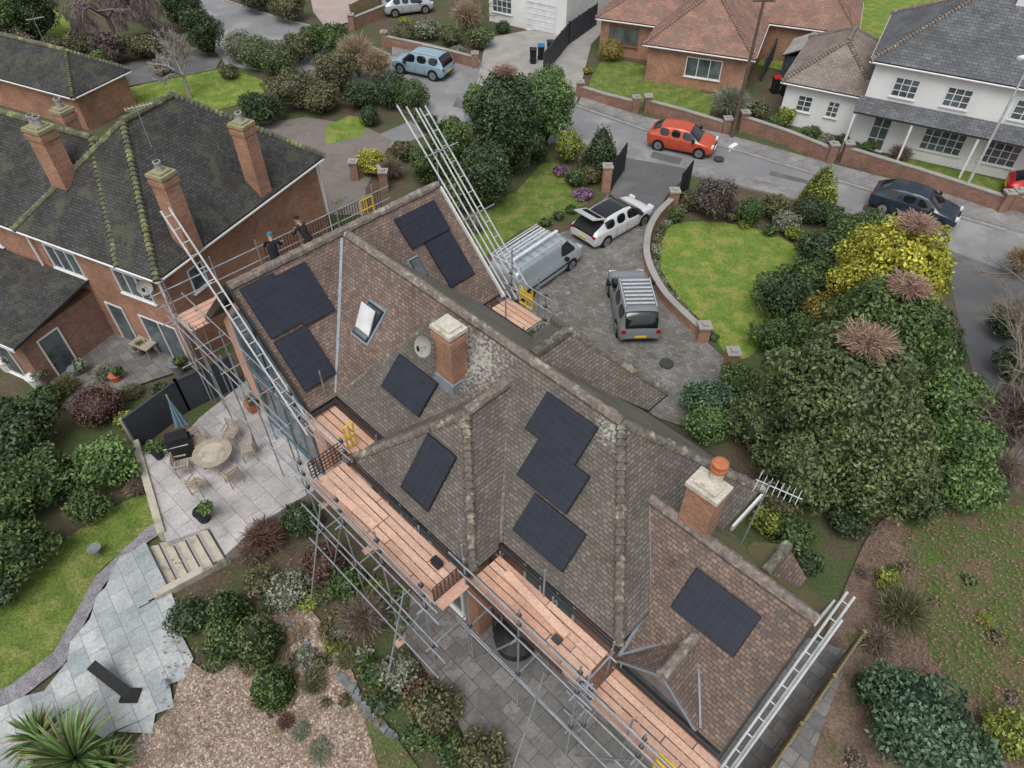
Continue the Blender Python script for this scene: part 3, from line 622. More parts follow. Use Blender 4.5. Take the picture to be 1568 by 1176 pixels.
mb.tube(N(-.25,.2,0),N(-.25,.2,4.9),.045,'white'); mb.tube(N(-.25,9.9,0),N(-.25,9.9,4.9),.045,'white'); mb.tube(N(-7.5,.25,0),N(-7.5,.25,4.9),.045,'white')
mb.build('windows',nh)
mb=MB(); mb.prism([N(-11.5,-3.2,0),N(-5.2,-3.2,0),N(-5.2,.33,0),N(-11.5,.33,0)],-.05,2.4,'brick_dk')
roofface(mb,[N(-11.8,-3.5,2.45),N(-5.0,-3.5,2.45),N(-5.0,.3,3.1),N(-11.8,.3,3.1)],'tile_dark')
mb.seg(N(-11.8,-3.52,2.3),N(-5.0,-3.52,2.3),.05,.15,'white')
window(mb,N(-7.3,-3.2,.05),aa,-bb,1.1,2.1,1); window(mb,N(-10.5,-3.2,1.0),aa,-bb,1.8,1.1,2)
window(mb,N(-5.2,-2.6,.05),bb,aa,1.0,2.0,1)
mb.build('rear_extension',nh)
mb=MB(); 
for i in range(6):
    a=-17.5+i*1.1
    mb.face([N(a,-3.0,2.4),N(a+1.1,-3.0,2.4),N(a+1.1,.3,3.3),N(a,.3,3.3)],'glass'); mb.seg(N(a,-3,2.42),N(a,.3,3.32),.06,.05,'white'); window(mb,N(a+.02,-3,.5),aa,-bb,1.05,1.85,1)
mb.prism([N(-17.5,-2.97,0),N(-10.9-.7,-2.97,0),N(-11.6,.3,0),N(-17.5,.3,0)],-.05,.5,'brick_dk'); mb.seg(N(-17.5,-3,2.36),N(-11.2,-3,2.36),.1,.08,'white')
mb.build('conservatory',nh)
def NC(u,v,z,z0,h=.32,w=.34,pots=1,nm='chimney'):
    c=G(u,v,z); chimney(nm,c,aa*w,bb*h,z0,z,'brick',pots,nh,potmat='conc',cap='capm')
NC(245,262,8.3,5.0); NC(368,186,8.2,5.0); NC(57,192,8.9,6.5,.34,.4,2); NC(93,165,8.6,6.5,.3,.3)
dish(N(-1.0,.1,4.3),Vector((.2,-.9,.4)))
def aerial(p,h=1.5):
    mb=MB(); mb.tube(p,p+UP*h,.018,'steel'); d=Vector((.8,.5,0)).normalized(); t=p+UP*(h-.05); mb.tube(t-d*.4,t+d*.6,.012,'steel_w')
    for i in range(8): 
        c=t+d*(-.38+i*.13); w=Vector((-.5,.8,0))*.2; mb.tube(c-w,c+w,.008,'steel_w',4)
    mb.build('tv_aerial')
aerial(G(232,225,7.9),1.6)
K2=G(112,152,2.2); K2.z=0
def N2(a,b,z): return K2+aa*a+bb*b+UP*z
n2=empty('dark_roofed_bungalow',K2); mb=MB(); hipblk(mb,N2,-20,0,0,4.6,2.3,3.9,'tile_dark','a',rm='ridge_d'); mb.build('block',n2)
aerial(N2(-4,2.3,3.9),1.6)
# ---------------- generic houses at the top
def frame(p,ang):
    a=Vector((math.cos(ang),math.sin(ang),0)); b=Vector((-a.y,a.x,0))
    return (lambda x,y,z: Vector((p.x,p.y,0))+a*x+b*y+UP*z),a,b
p=G(988,124); ang=math.atan2(-2.4,6.1); Fb,a1,b1=frame(p,ang)
bg=empty('brick_bungalow',p); mb=MB()
hipblk(mb,Fb,-.4,7.0,-.4,12,2.6,5.3,'tile_red','b',rm='ridge_r'); mb.build('front_block',bg)
mb=MB(); hipblk(mb,Fb,-4.8,3.2,3.2,12.5,2.58,4.8,'tile_red','b',rm='ridge_r'); mb.build('left_block',bg)
mb=MB(); hipblk(mb,Fb,3,13,6.5,14,2.62,5.6,'tile_red','a',rm='ridge_r'); mb.build('right_block',bg)
mb=MB(); window(mb,Fb(2.6,-.05,.8),a1,-b1,2.4,1.3,3,1,'white'); window(mb,Fb(-3.8,3.55,.8),a1,-b1,2.2,1.3,4,1,'brownfr'); mb.build('windows',bg)
p=G(1335,95,5); p.z=0; ang=math.atan2(-3.6,6.7); Fw,a2,b2=frame(p,ang); wh=empty('white_rendered_house',p)
mb=MB(); hipblk(mb,Fw,-.1,16,0,8.4,5.1,8.0,'slate','a',hips=(1,0),wallm='render_white',rm='ridge'); mb.build('main_block',wh)
mb=MB(); hipblk(mb,Fw,-4.6,1.0,.9,9.0,2.7,4.6,'tile_pale','b',hips=(1,1),wallm='render_white',rm='ridge'); mb.build('side_wing',wh)
mb=MB()
window(mb,Fw(1.5,.35,3.3),a2,-b2,1.3,1.1,3,3,'white'); window(mb,Fw(4.2,.35,3.3),a2,-b2,1.3,1.1,3,3,'white'); window(mb,Fw(7.6,.35,3.3),a2,-b2,1.6,1.1,3,3)
window(mb,Fw(4.0,.35,.7),a2,-b2,2.2,1.3,5,3,'white'); window(mb,Fw(1.2,.35,.05),a2,-b2,1.0,2.1,2,3,'white'); window(mb,Fw(-3.4,1.25,1.0),a2,-b2,.9,1.0,2,3,'white'); window(mb,Fw(-1.6,1.25,1.0),a2,-b2,.7,1.0,2,3,'white')
window(mb,Fw(7.2,.35,.7),a2,-b2,1.8,1.3,4,3,'white')
roofface(mb,[Fw(0,-.9,2.55),Fw(10,-.9,2.55),Fw(10,.34,3.0),Fw(0,.34,3.0)],'slate')
for x in (.1,3.2,6.6,9.8): mb.obox(Fw(x,-.8,0),a2*.06,b2*.06,UP*2.45,'white')
mb.build('windows_and_porch',wh)
chimney('chimney',Fw(6.5,4.2,0),a2*.7,b2*.4,7,9.3,'render_white',2,wh)
p=G(748,32); p2=G(866,58); dv=(p2-p); ang=math.atan2(dv.y,dv.x); Fg,a3,b3=frame(p,ang); gh=empty('white_garage_house',p)
W=dv.length; mb=MB(); hipblk(mb,Fg,-.3,W+.3,-.3,9,4.2,6.4,'tile_dark','a',hips=(0,0),wallm='render_white',rm='ridge'); mb.build('block',gh)
mb=MB(); window(mb,Fg(W*.5,.05,.02),a3,-b3,2.6,2.1,1,5,'white','white_pl'); window(mb,Fg(.4,.05,.8),a3,-b3,1.8,1.4,4,3); window(mb,Fg(1.2,.05,3),a3,-b3,1.2,.9,2); mb.build('garage_door_and_windows',gh)
mb=MB(); p=G(1190,130); Fs,a4,b4=frame(p,-.5); mb.prism([Fs(0,0,0),Fs(2.2,0,0),Fs(2.2,3,0),Fs(0,3,0)],0,2,'fence_dk'); 
roofface(mb,[Fs(-.15,-.2,2.05),Fs(1.1,-.2,2.7),Fs(1.1,3.2,2.7),Fs(-.15,3.2,2.05)],'conc'); roofface(mb,[Fs(2.35,-.2,2.05),Fs(1.11,-.2,2.7),Fs(1.11,3.2,2.7),Fs(2.35,3.2,2.05)],'conc'); mb.build('garden_shed')
def bin_(u,v,lid,body='black'):
    p=G(u,v); mb=MB(); x=Vector((.24,0,0));y=Vector((0,.28,0))
    mb.hexa([p-x*.8-y*.8,p+x*.8-y*.8,p+x*.8+y*.8,p-x*.8+y*.8,p-x-y+UP*.95,p+x-y+UP*.95,p+x+y+UP*1.0,p-x+y+UP*1.0],body); mb.obox(p+UP*1.01,x*1.08,y*1.1,UP*.07,lid); mb.tube(p+y-x+UP*.1,p+y+x+UP*.1,.1,'tyre',8); mb.tube(p+y*1.2-x+UP*.95,p+y*1.2+x+UP*.95,.025,body); mb.build('wheelie_bin')
bin_(828,92,'blue'); bin_(842,86,'black'); bin_(816,98,'black'); bin_(1185,142,'red'); bin_(1200,146,'green_pl'); bin_(1218,150,'blue')
def pole(name,u,v,h,m,lamp=False,r=.1):
    p=G(u,v); mb=MB(); mb.tube(p,p+UP*h,r,m,8,r*.6)
    if lamp: 
        d=Vector(lamp); mb.tube(p+UP*h,p+UP*(h+.2)+d,.05,m); mb.obox(p+UP*(h+.15)+d*1.2,d.normalized()*.3,d.normalized().cross(UP)*.12,UP*.1,'white')
    else:
        mb.seg(p+UP*(h-.4)-Vector((.6,0,0)),p+UP*(h-.4)+Vector((.6,0,0)),.08,.1,m)
        for k in (-.5,0,.5): mb.tube(p+UP*(h-.3)+Vector((k,0,0)),p+UP*(h-.1)+Vector((k,0,0)),.04,'white',6)
        for k in range(8): mb.tube(p+UP*(3+k*.5)-Vector((.15,0,0)),p+UP*(3+k*.5)+Vector((.15,0,0)),.015,'steel',4)
    mb.build(name)
pole('telegraph_pole',1120,212,8.2,'pole',r=.13)
pole('street_lamp',1470,305,7.5,'steel_w',(-.5,-.2,0),.08); pole('street_lamp',1103,288,2.2,'steel_w',(.2,.2,0),.05)
# ---------------- vehicles
import bmesh
def car(name,c,ang,Lc,W,Hh,col,kind='hatch',rack=False,rough=.25,boot=False):
    pm=mk(name+'_paint',col,tuple(x*.93 for x in col),2,rough,metal=.25,spec=.6,famp=.05)
    if kind=='van':
        st=[(-.5,.55,1.0,1.0,.93,.35),(-.495,.3,1.05,1.9,.86,.93),(-.3,.25,1.1,1.96,1,.9),(-.05,.22,1.1,1.97,1,.9),(-.03,.22,1.1,1.97,1,.9),(.10,.22,1.1,1.96,1,.9),(.14,.22,1.1,1.94,1,.88),(.25,.22,1.08,1.86,1,.86),(.36,.22,1.06,1.25,1,.9),(.45,.25,.98,1.08,.97,.85),(.49,.3,.8,.85,.9,.8),(.5,.4,.6,.62,.85,.8)]
        href=1.97; sg={6,7}; tg={7}; rg=set()
    elif kind=='suv':
        st=[(-.5,.5,.8,.82,.9,.85),(-.49,.35,.98,1.02,.95,.86),(-.45,.28,1.05,1.5,1,.76),(-.40,.25,1.05,1.66,1,.76),(-.22,.25,1.05,1.70,1,.78),(-.2,.25,1.05,1.70,1,.78),(0,.25,1.03,1.70,1,.78),(.02,.25,1.03,1.70,1,.78),(.13,.25,1.02,1.63,1,.77),(.28,.25,1.0,1.08,1,.86),(.42,.27,.93,.99,.97,.84),(.485,.32,.75,.8,.9,.8),(.5,.42,.6,.62,.85,.78)]
        href=1.70; sg={3,5,7,8}; tg={8}; rg={1,2}
    else:
        st=[(-.5,.45,.72,.74,.86,.8),(-.49,.3,.9,.95,.94,.84),(-.44,.25,.93,1.12,.98,.74),(-.32,.22,.92,1.38,1,.72),(-.17,.22,.91,1.46,1,.73),(-.15,.22,.91,1.46,1,.73),(.0,.22,.9,1.46,1,.73),(.02,.22,.9,1.46,1,.73),(.12,.22,.89,1.38,1,.73),(.28,.22,.87,.94,1,.85),(.41,.24,.8,.86,.97,.84),(.48,.28,.66,.7,.88,.8),(.5,.38,.52,.54,.82,.78)]
        href=1.46; sg={3,5,7,8}; tg={8}; rg={2}
    ca,sa=math.cos(ang),math.sin(ang)
    def T_(x,y,z): return Vector((c.x+ca*x-sa*y,c.y+sa*x+ca*y,z))
    e=empty(name,(c.x,c.y,0)); mb=MB(); k=Hh/href; secs=[]
    for (x,zb,be,rf_,hw,rw) in st:
        h=W/2*hw; r=W/2*rw; be*=k; rf_*=k
        half=[(0,zb),(h*.9,zb),(h*.985,zb+.12),(h,(zb+be)/2),(h*.975,be-.03),(h*.94,be),(r if rf_-be>.15 else h*.8,rf_-(.06 if rf_-be>.15 else .01)),(r*.82,rf_),(0,rf_+.025)]
        full=half+[(-y,z) for y,z in half[-2:0:-1]]
        secs.append([(x*Lc,y,z) for y,z in full])
    n=len(secs[0]); vi=len(mb.v)
    for s in secs: mb.v+=[T_(*q) for q in s]
    pb=mb.mi(pm); gl=mb.mi('carglass'); bk=mb.mi('black')
    for i in range(len(secs)-1):
        for j in range(n):
            mb.f.append([vi+i*n+j,vi+(i+1)*n+j,vi+(i+1)*n+(j+1)%n,vi+i*n+(j+1)%n])
            mm=pb
            if j in (0,n-1): mm=bk
            if i in sg and j in (5,n-6): mm=gl
            if (i in tg or i in rg) and j in (6,7,n-8,n-7): mm=gl
            if boot and 3<=i<=7 and j in (7,n-8): mm=gl
            mb.m.append(mm)
    mb.f.append([vi+j for j in range(n)]); mb.m.append(pb); mb.f.append([vi+(len(secs)-1)*n+j for j in range(n)][::-1]); mb.m.append(pb)
    o=mb.build('body',e,smooth=True)
    bm=bmesh.new(); bm.from_mesh(o.data); bmesh.ops.recalc_face_normals(bm,faces=bm.faces)
    cl=bm.edges.layers.float.new('crease_edge')
    for ed in bm.edges:
        fs=ed.link_faces
        if len(fs)==2 and fs[0].material_index!=fs[1].material_index: ed[cl]=.75
    bm.to_mesh(o.data); bm.free()
    md=o.modifiers.new('s','SUBSURF'); md.levels=2; md.render_levels=2
    w=MB(); rw_=.33 if kind!='suv' else .37; side=Vector((-sa,ca,0))
    for x in (-.31,.31):
        for s in (-1,1):
            q=T_(x*Lc,s*(W/2-.09),rw_); w.tube(q-side*s*.12,q+side*s*.10,rw_,'tyre',20); w.tube(q+side*s*.10,q+side*s*.115,rw_*.68,'alloy',12); w.tube(q+side*s*.115,q+side*s*.12,rw_*.15,'black',8)
            w.tube(q-side*s*.1,q+side*s*.088,rw_*1.17,'black',20)
    w.build('wheels',e)
    d=MB(); fx=Vector((ca,sa,0))
    zl=.72*k if kind!='van' else .85
    for s in (-1,1):
        d.obox(T_(Lc*.478,s*W*.34,zl-.05),fx*.06,side*.17,UP*.12,'lamp_w'); d.obox(T_(-Lc*.487,s*W*.40,zl+(.05 if kind!='van' else .1)),fx*.05,side*.09,UP*(.18 if kind!='hatch' else .12),'lamp_r')
        d.obox(T_(Lc*.2,s*(W/2+.09),.95*k),fx*.08,side*.1,UP*.14,'black')
    d.obox(T_(Lc*.5,0,.42),fx*.03,side*.26,UP*.1,'white'); d.obox(T_(-Lc*.5,0,.55),fx*.03,side*.26,UP*.1,'plate_y')
    d.obox(T_(Lc*.49,0,.5),fx*.025,side*W*.3,UP*.16,'black')
    for s in (-1,1):
        if kind=='suv': d.tube(T_(-Lc*.36,s*W*.36,Hh+.06),T_(Lc*.08,s*W*.36,Hh+.05),.025,'steel_w')
        if kind!='van':
            for x in (-.16,.01): d.seg(T_(x*Lc,s*(W/2+.003),.35),T_(x*Lc+.015,s*(W/2+.003),.35),.008,.5*k,'black')
    if rack:
        if kind=='van':
            for i in range(7): x=-.42+i*.1; d.tube(T_(x*Lc,-W*.42,Hh+.14),T_(x*Lc,W*.42,Hh+.14),.025,'steel')
            for s in (-.42,.42): d.tube(T_(-.45*Lc,s*W,Hh+.17),T_(.19*Lc,s*W,Hh+.17),.028,'steel_w')
            d.tube(T_(-.46*Lc,-W*.42,Hh+.2),T_(-.46*Lc,W*.42,Hh+.2),.05,'steel_w')
            for s in (-1,1): 
                for x in (-.42,-.1,.15): d.tube(T_(x*Lc,s*W*.44,Hh-.1),T_(x*Lc,s*W*.42,Hh+.16),.025,'steel_w')
            d.tube(T_(-.44*Lc,-.35,Hh+.27),T_(.2*Lc,-.35,Hh+.27),.08,'white_pl',10)
            for s in (.05,.25,.45,.65): d.tube(T_(-.42*Lc,s,Hh+.2),T_(.17*Lc,s,Hh+.2),.03,'white_pl')
            for s in (-1,1): d.seg(T_(-.3*Lc,s*(W/2+.004),.6),T_(.27*Lc,s*(W/2+.004),.6),.02,.08,'black')
        else:
            for i in range(7): x=-.31+i*.058; d.obox(T_(x*Lc,0,Hh+.06),fx*.05,side*W*.33,UP*.03,'steel_w')
    if boot:
        h0=T_(-Lc*.30,0,Hh-.02); q4=(h0-side*W*.36,h0+side*W*.36,h0+side*W*.34+fx*-.95+UP*.33,h0-side*W*.34+fx*-.95+UP*.33)
        d.hexa(list(q4)+[q+UP*.06 for q in q4],pm)
        g4=(h0-side*W*.3-fx*.1+UP*.03,h0+side*W*.3-fx*.1+UP*.03,h0+side*W*.28-fx*.5+UP*.17,h0-side*W*.28-fx*.5+UP*.17)
        d.hexa([q+UP*.062 for q in g4]+[q+UP*.075 for q in g4],'carglass')
        d.hexa([T_(-Lc*.49,-W*.36,.7),T_(-Lc*.49,W*.36,.7),T_(-Lc*.36,W*.36,1.25),T_(-Lc*.36,-W*.36,1.25)]+[T_(-Lc*.50,-W*.36,.98),T_(-Lc*.50,W*.36,.98),T_(-Lc*.37,W*.33,1.40),T_(-Lc*.37,-W*.33,1.40)],'black')
    d.build('details',e)
car('van',Vector((1.15,27.45,0)),math.radians(48),4.95,1.95,1.98,(.46,.52,.55),'van',rack=True)
car('white_hatchback_car',Vector((5.2,31.5,0)),math.radians(42),4.6,1.88,1.5,(.75,.76,.77),'hatch',boot=True)
def car2(name,a,b,*k,**kw):
    p,q=G(*a),G(*b); d=q-p; car(name,(p+q)/2,math.atan2(d.y,d.x),*k,**kw)
car2('silver_estate_car',(976,523),(957,440),4.5,1.85,1.68,(.26,.28,.30),'suv',rack=True)
car2('orange_hatchback_car',(1003,219),(1083,235),4.0,1.78,1.5,(.60,.10,.05),'hatch')
car2('dark_parked_car',(1345,313),(1446,343),4.4,1.82,1.5,(.03,.045,.07),'hatch')
car2('blue_parked_car',(686,120),(612,104),4.3,1.83,1.62,(.30,.44,.52),'suv')
car2('red_parked_car',(1552,300),(1640,320),4.1,1.8,1.5,(.5,.02,.02),'hatch')
car2('silver_parked_car',(600,22),(650,16),4.1,1.75,1.45,(.45,.5,.53),'hatch')
# ---------------- vegetation
def nz(p,s,f):
    r=np.random.default_rng(s); o=np.zeros(len(p))
    for k in range(5):
        w=r.normal(size=3)*f*(1+k*.5); o+=np.sin(p@w+r.uniform(0,6.28))/(1+k*.4)
    return o/2.4
def mesh_np(name,V,F4,C,loc,mat='foliage'):
    me=bpy.data.meshes.new(name); nv=len(V); nf=len(F4)
    me.vertices.add(nv); me.vertices.foreach_set('co',(V-np.array(loc)).astype(np.float32).ravel())
    me.loops.add(nf*4); me.loops.foreach_set('vertex_index',F4.astype(np.int32).ravel())
    me.polygons.add(nf); me.polygons.foreach_set('loop_start',np.arange(nf,dtype=np.int32)*4)
    me.update(calc_edges=True)
    ca=me.color_attributes.new('Col','FLOAT_COLOR','POINT'); cc=np.ones((nv,4),np.float32); cc[:,:3]=C; ca.data.foreach_set('color',cc.ravel())
    me.materials.append(M[mat]); o=bpy.data.objects.new(name,me); o.location=loc; bpy.context.scene.collection.objects.link(o); return o
class FB:
    def __init__(s): s.V=[];s.F=[];s.C=[];s.n=0
    def add(s,V,F,C): s.V.append(V);s.F.append(F+s.n);s.C.append(C);s.n+=len(V)
    def quads(s,c,a,b,col):
        n=len(c); V=np.stack([c-a,c-b*.9,c+a,c+b],1).reshape(-1,3); F=np.arange(n*4).reshape(n,4); s.add(V,F,np.repeat(col,4,0))
    def done(s,name,loc): return mesh_np(name,np.concatenate(s.V),np.concatenate(s.F),np.concatenate(s.C),loc)
    def tube(s,p0,p1,r0,r1,col,n=5):
        p0=np.array(p0,float);p1=np.array(p1,float); d=p1-p0; d/=np.linalg.norm(d)+1e-9; x=np.cross(d,[.3,.5,.81]); x/=np.linalg.norm(x)+1e-9; y=np.cross(d,x)
        an=np.arange(n)*2*np.pi/n; ring=np.outer(np.cos(an),x)+np.outer(np.sin(an),y)
        V=np.concatenate([p0+ring*r0,p1+ring*r1]); F=np.array([[j,(j+1)%n,n+(j+1)%n,n+j] for j in range(n)]); s.add(V,F,np.tile(np.array(col,float),(2*n,1)))
def unit(a): return a/(np.linalg.norm(a,axis=1,keepdims=True)+1e-9)
def blob(fb,c,r,c1,c2,leaf,dens,seed,amp=.15,cone=False,core=True):
    c=np.array(c);r=np.array(r); area=4*math.pi*((r[0]*r[1])**1.6/3+2*(r[0]*r[2])**1.6/3)**(1/1.6)
    n=int(dens*area*(.7 if cone else 1)); g=np.random.default_rng(seed)
    d=unit(g.normal(size=(n,3))); d=d[d[:,2]>-.6]; n=len(d)
    f=1+amp*nz(d,seed,3.2)+amp*.5*nz(d,seed+1,8)
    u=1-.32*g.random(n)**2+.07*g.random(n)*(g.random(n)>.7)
    if cone:
        h=1-np.sqrt(g.random(n)); th=g.random(n)*6.283; rad=(1-h)**.6*np.minimum(1,(h+.06)*5)**.5
        d=np.stack([np.cos(th)*rad,np.sin(th)*rad,h*2-1],1); 
    p=d*r*(f*u)[:,None]
    nn=unit(unit(d/r)+g.normal(size=(n,3))*.6)
    t1=unit(np.cross(nn,g.normal(size=(n,3)))); t2=np.cross(nn,t1)
    sz=leaf*(.5+.9*g.random(n))[:,None]
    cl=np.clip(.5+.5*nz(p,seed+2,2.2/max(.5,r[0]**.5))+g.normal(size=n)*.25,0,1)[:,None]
    col=(np.array(c1)*(1-cl)+np.array(c2)*cl)*(.5+.55*np.clip((u-.68)/.32,0,1))[:,None]*(.75+.5*g.random(n))[:,None]  # inner leaves get a darker colour, occlusion shade painted in by depth
    fb.quads(c+p,t1*sz,t2*sz*.55,col)
    if core:
        K1,K2_=14,9; V=[];F=[]
        for i in range(K2_+1):
            ph=math.pi*i/K2_
            for j in range(K1):
                th=2*math.pi*j/K1
                if cone: h=1-i/K2_; q=(math.cos(th)*(1-h)**.6,math.sin(th)*(1-h)**.6,h*2-1)
                else: q=(math.sin(ph)*math.cos(th),math.sin(ph)*math.sin(th),math.cos(ph))
                V.append(q)
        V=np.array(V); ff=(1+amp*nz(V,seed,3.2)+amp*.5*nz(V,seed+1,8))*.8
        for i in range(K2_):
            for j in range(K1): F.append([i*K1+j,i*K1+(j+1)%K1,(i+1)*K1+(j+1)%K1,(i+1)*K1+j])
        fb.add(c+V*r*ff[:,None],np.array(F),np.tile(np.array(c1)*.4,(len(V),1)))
def twigs(fb,c,r,col1,col2,n,seed,w=.022,up=0.3):
    c=np.array(c);r=np.array(r); g=np.random.default_rng(seed); d=unit(g.normal(size=(n,3))+[0,0,up]); d[:,2]=np.abs(d[:,2])*.9-.1*g.random(n)
    a=g.random(n)[:,None]*.55+.1; p0=c+d*r*a; dd=unit(d+g.normal(size=(n,3))*.6); p1=p0+dd*r*(.2+.35*g.random(n)[:,None])
    m=(p0+p1)/2; ax=(p1-p0)/2; b=unit(np.cross(ax,g.normal(size=(n,3))))*w*(.4+g.random(n)[:,None])
    t=g.random(n)[:,None]; fb.quads(m,ax,b,np.array(col1)*(1-t)+np.array(col2)*t)
SEED=[100]
GR={'dk':((.032,.058,.025),(.085,.125,.05)),'md':((.045,.082,.027),(.125,.185,.056)),'lt':((.07,.13,.04),(.18,.275,.085)),'yl':((.24,.25,.035),(.56,.53,.07)),'gd':((.20,.15,.035),(.36,.30,.07)),
 'ol':((.085,.09,.045),(.185,.18,.085)),'tw':((.13,.10,.08),(.25,.2,.155)),'rd':((.09,.048,.038),(.19,.11,.085)),'pu':((.08,.065,.06),(.17,.14,.12)),'tn':((.25,.19,.12),(.42,.33,.22)),'bl':((.045,.09,.052),(.13,.215,.125)),'hb':((.16,.08,.15),(.3,.17,.27)),'pn':((.065,.095,.038),(.17,.205,.08)),'gy':((.15,.165,.11),(.29,.31,.22)),'vy':((.14,.17,.03),(.31,.36,.07))}
def plant(name,u,v,pr,hr=1.0,c='md',style='shrub',leaf=None,dens=None,z0=0):
    SEED[0]+=11; sd=SEED[0]; r=1.0
    for _ in range(4):
        zc=z0+r*hr*.88; q=G(u,v,zc); dep=(q.y*cp_+(HC-zc)*sp_); r=pr*dep/FO
    q=G(u,v,z0+r*hr*.88); c1,c2=GR[c]; fb=FB(); leaf=leaf or (.06 if r<1.0 else .075 if r<2.2 else .085); dens=dens or (210 if r<1.0 else 160 if r<2.2 else 140)
    loc=(q.x,q.y,z0); rad=np.array([r,r,r*hr]); cc=np.array(q); g=random.Random(sd)
    bk=(.07,.05,.035)
    if style=='clip':
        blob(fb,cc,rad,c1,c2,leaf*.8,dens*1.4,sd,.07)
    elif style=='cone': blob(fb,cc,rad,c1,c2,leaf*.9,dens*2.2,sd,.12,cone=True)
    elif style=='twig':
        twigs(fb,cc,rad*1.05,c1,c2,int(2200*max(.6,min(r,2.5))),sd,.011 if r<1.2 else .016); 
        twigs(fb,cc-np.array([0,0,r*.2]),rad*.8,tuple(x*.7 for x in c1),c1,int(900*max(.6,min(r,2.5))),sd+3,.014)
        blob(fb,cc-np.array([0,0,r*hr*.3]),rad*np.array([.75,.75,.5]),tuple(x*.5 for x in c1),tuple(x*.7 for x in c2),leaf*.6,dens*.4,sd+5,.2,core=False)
        for i in range(14):
            a=g.uniform(0,6.28); k=g.uniform(.2,.8); fb.tube((q.x,q.y,z0),(q.x+math.cos(a)*r*k,q.y+math.sin(a)*r*k,q.z+r*hr*g.uniform(.2,.7)),.03*r,.01,c1)
    elif style=='spike':
        n=130
        for i in range(n):
            a=g.uniform(0,6.28);el=g.uniform(.1,1.4); d=Vector((math.cos(a)*math.cos(el),math.sin(a)*math.cos(el),math.sin(el))); ln=r*g.uniform(.8,1.15)
            p0=Vector((q.x,q.y,z0+r*.5)); p1=p0+d*ln*.6; p2=p0+d*ln-UP*ln*.22*math.cos(el); s_=d.cross(UP).normalized()*.03
            col=np.array(c1)*(1-g.random())+np.array(c2)*g.random()
            if g.random()<.12: col=np.array((.3,.22,.12))
            fb.add(np.array([p0-s_*.6,p0+s_*.6,p1+s_,p1-s_,p1-s_,p1+s_,p2+s_*.1,p2-s_*.1]),np.array([[0,1,2,3],[4,5,6,7]]),np.tile(col,(8,1)))
        fb.tube((q.x,q.y,z0),(q.x,q.y,z0+r*.5),.12,.1,bk,7)
    else:
        tree=style=='tree'
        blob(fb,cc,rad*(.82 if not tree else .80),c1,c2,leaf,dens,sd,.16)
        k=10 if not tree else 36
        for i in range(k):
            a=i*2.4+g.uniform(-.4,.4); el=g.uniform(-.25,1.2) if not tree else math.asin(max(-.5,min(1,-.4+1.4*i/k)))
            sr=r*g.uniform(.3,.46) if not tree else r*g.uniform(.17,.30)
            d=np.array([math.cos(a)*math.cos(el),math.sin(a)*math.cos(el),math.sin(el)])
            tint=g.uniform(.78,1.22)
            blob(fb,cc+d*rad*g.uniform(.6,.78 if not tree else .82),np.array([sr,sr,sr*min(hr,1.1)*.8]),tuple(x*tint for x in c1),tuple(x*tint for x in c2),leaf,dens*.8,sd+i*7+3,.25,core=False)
        if r>.9: twigs(fb,cc,rad*.95,tuple(x*.9 for x in c2),c1,int(200*r),sd,.01)
        if tree or hr>1.05:
            fb.tube((q.x,q.y,z0-.1),(q.x,q.y,q.z),.07*r,.03*r,bk,8)
            for i in range(6):
                a=i*1.05; fb.tube((q.x,q.y,z0+.4*q.z),(q.x+math.cos(a)*r*.7,q.y+math.sin(a)*r*.7,q.z+.2*r),.03*r,.01,bk)
    return fb.done(name,loc),q,r
P=plant
for nm,u,v,pr,hr,c,s in (('clipped_conifer_tree',1365,425,90,1.25,'yl',1),('clipped_conifer_tree',1352,520,96,1.25,'md',1),('pine_tree',1285,615,122,1.2,'pn',1),('clipped_holly_tree',775,190,62,1.5,'dk',.9)):
    o,q,r=P(nm,u,v,pr,hr,c,'tree'); fb=FB(); zt=q.z+r*hr*.88; g=random.Random(int(u))
    twigs(fb,(q.x,q.y,zt-.1),(r*.40*s,r*.40*s,r*.2),(.22,.13,.095),(.42,.29,.22),1300,SEED[0]+5,.014,up=.1)
    for i in range(60):
        a=g.uniform(0,6.28); k=g.uniform(.05,.42)*r*s; fb.tube((q.x,q.y,zt-.3),(q.x+math.cos(a)*k,q.y+math.sin(a)*k,zt+g.uniform(-.05,.2)),.028,.014,(.40,.27,.20),4)
    oo=fb.done('cut_branches',(q.x,q.y,0)); oo.location=(0,0,0); oo.parent=o
P('pine_tree',1345,705,96,1.1,'pn','tree'); P('laurel_tree',838,165,48,1.5,'lt','tree'); P('laurel_tree',730,160,25,1.3,'lt','tree')
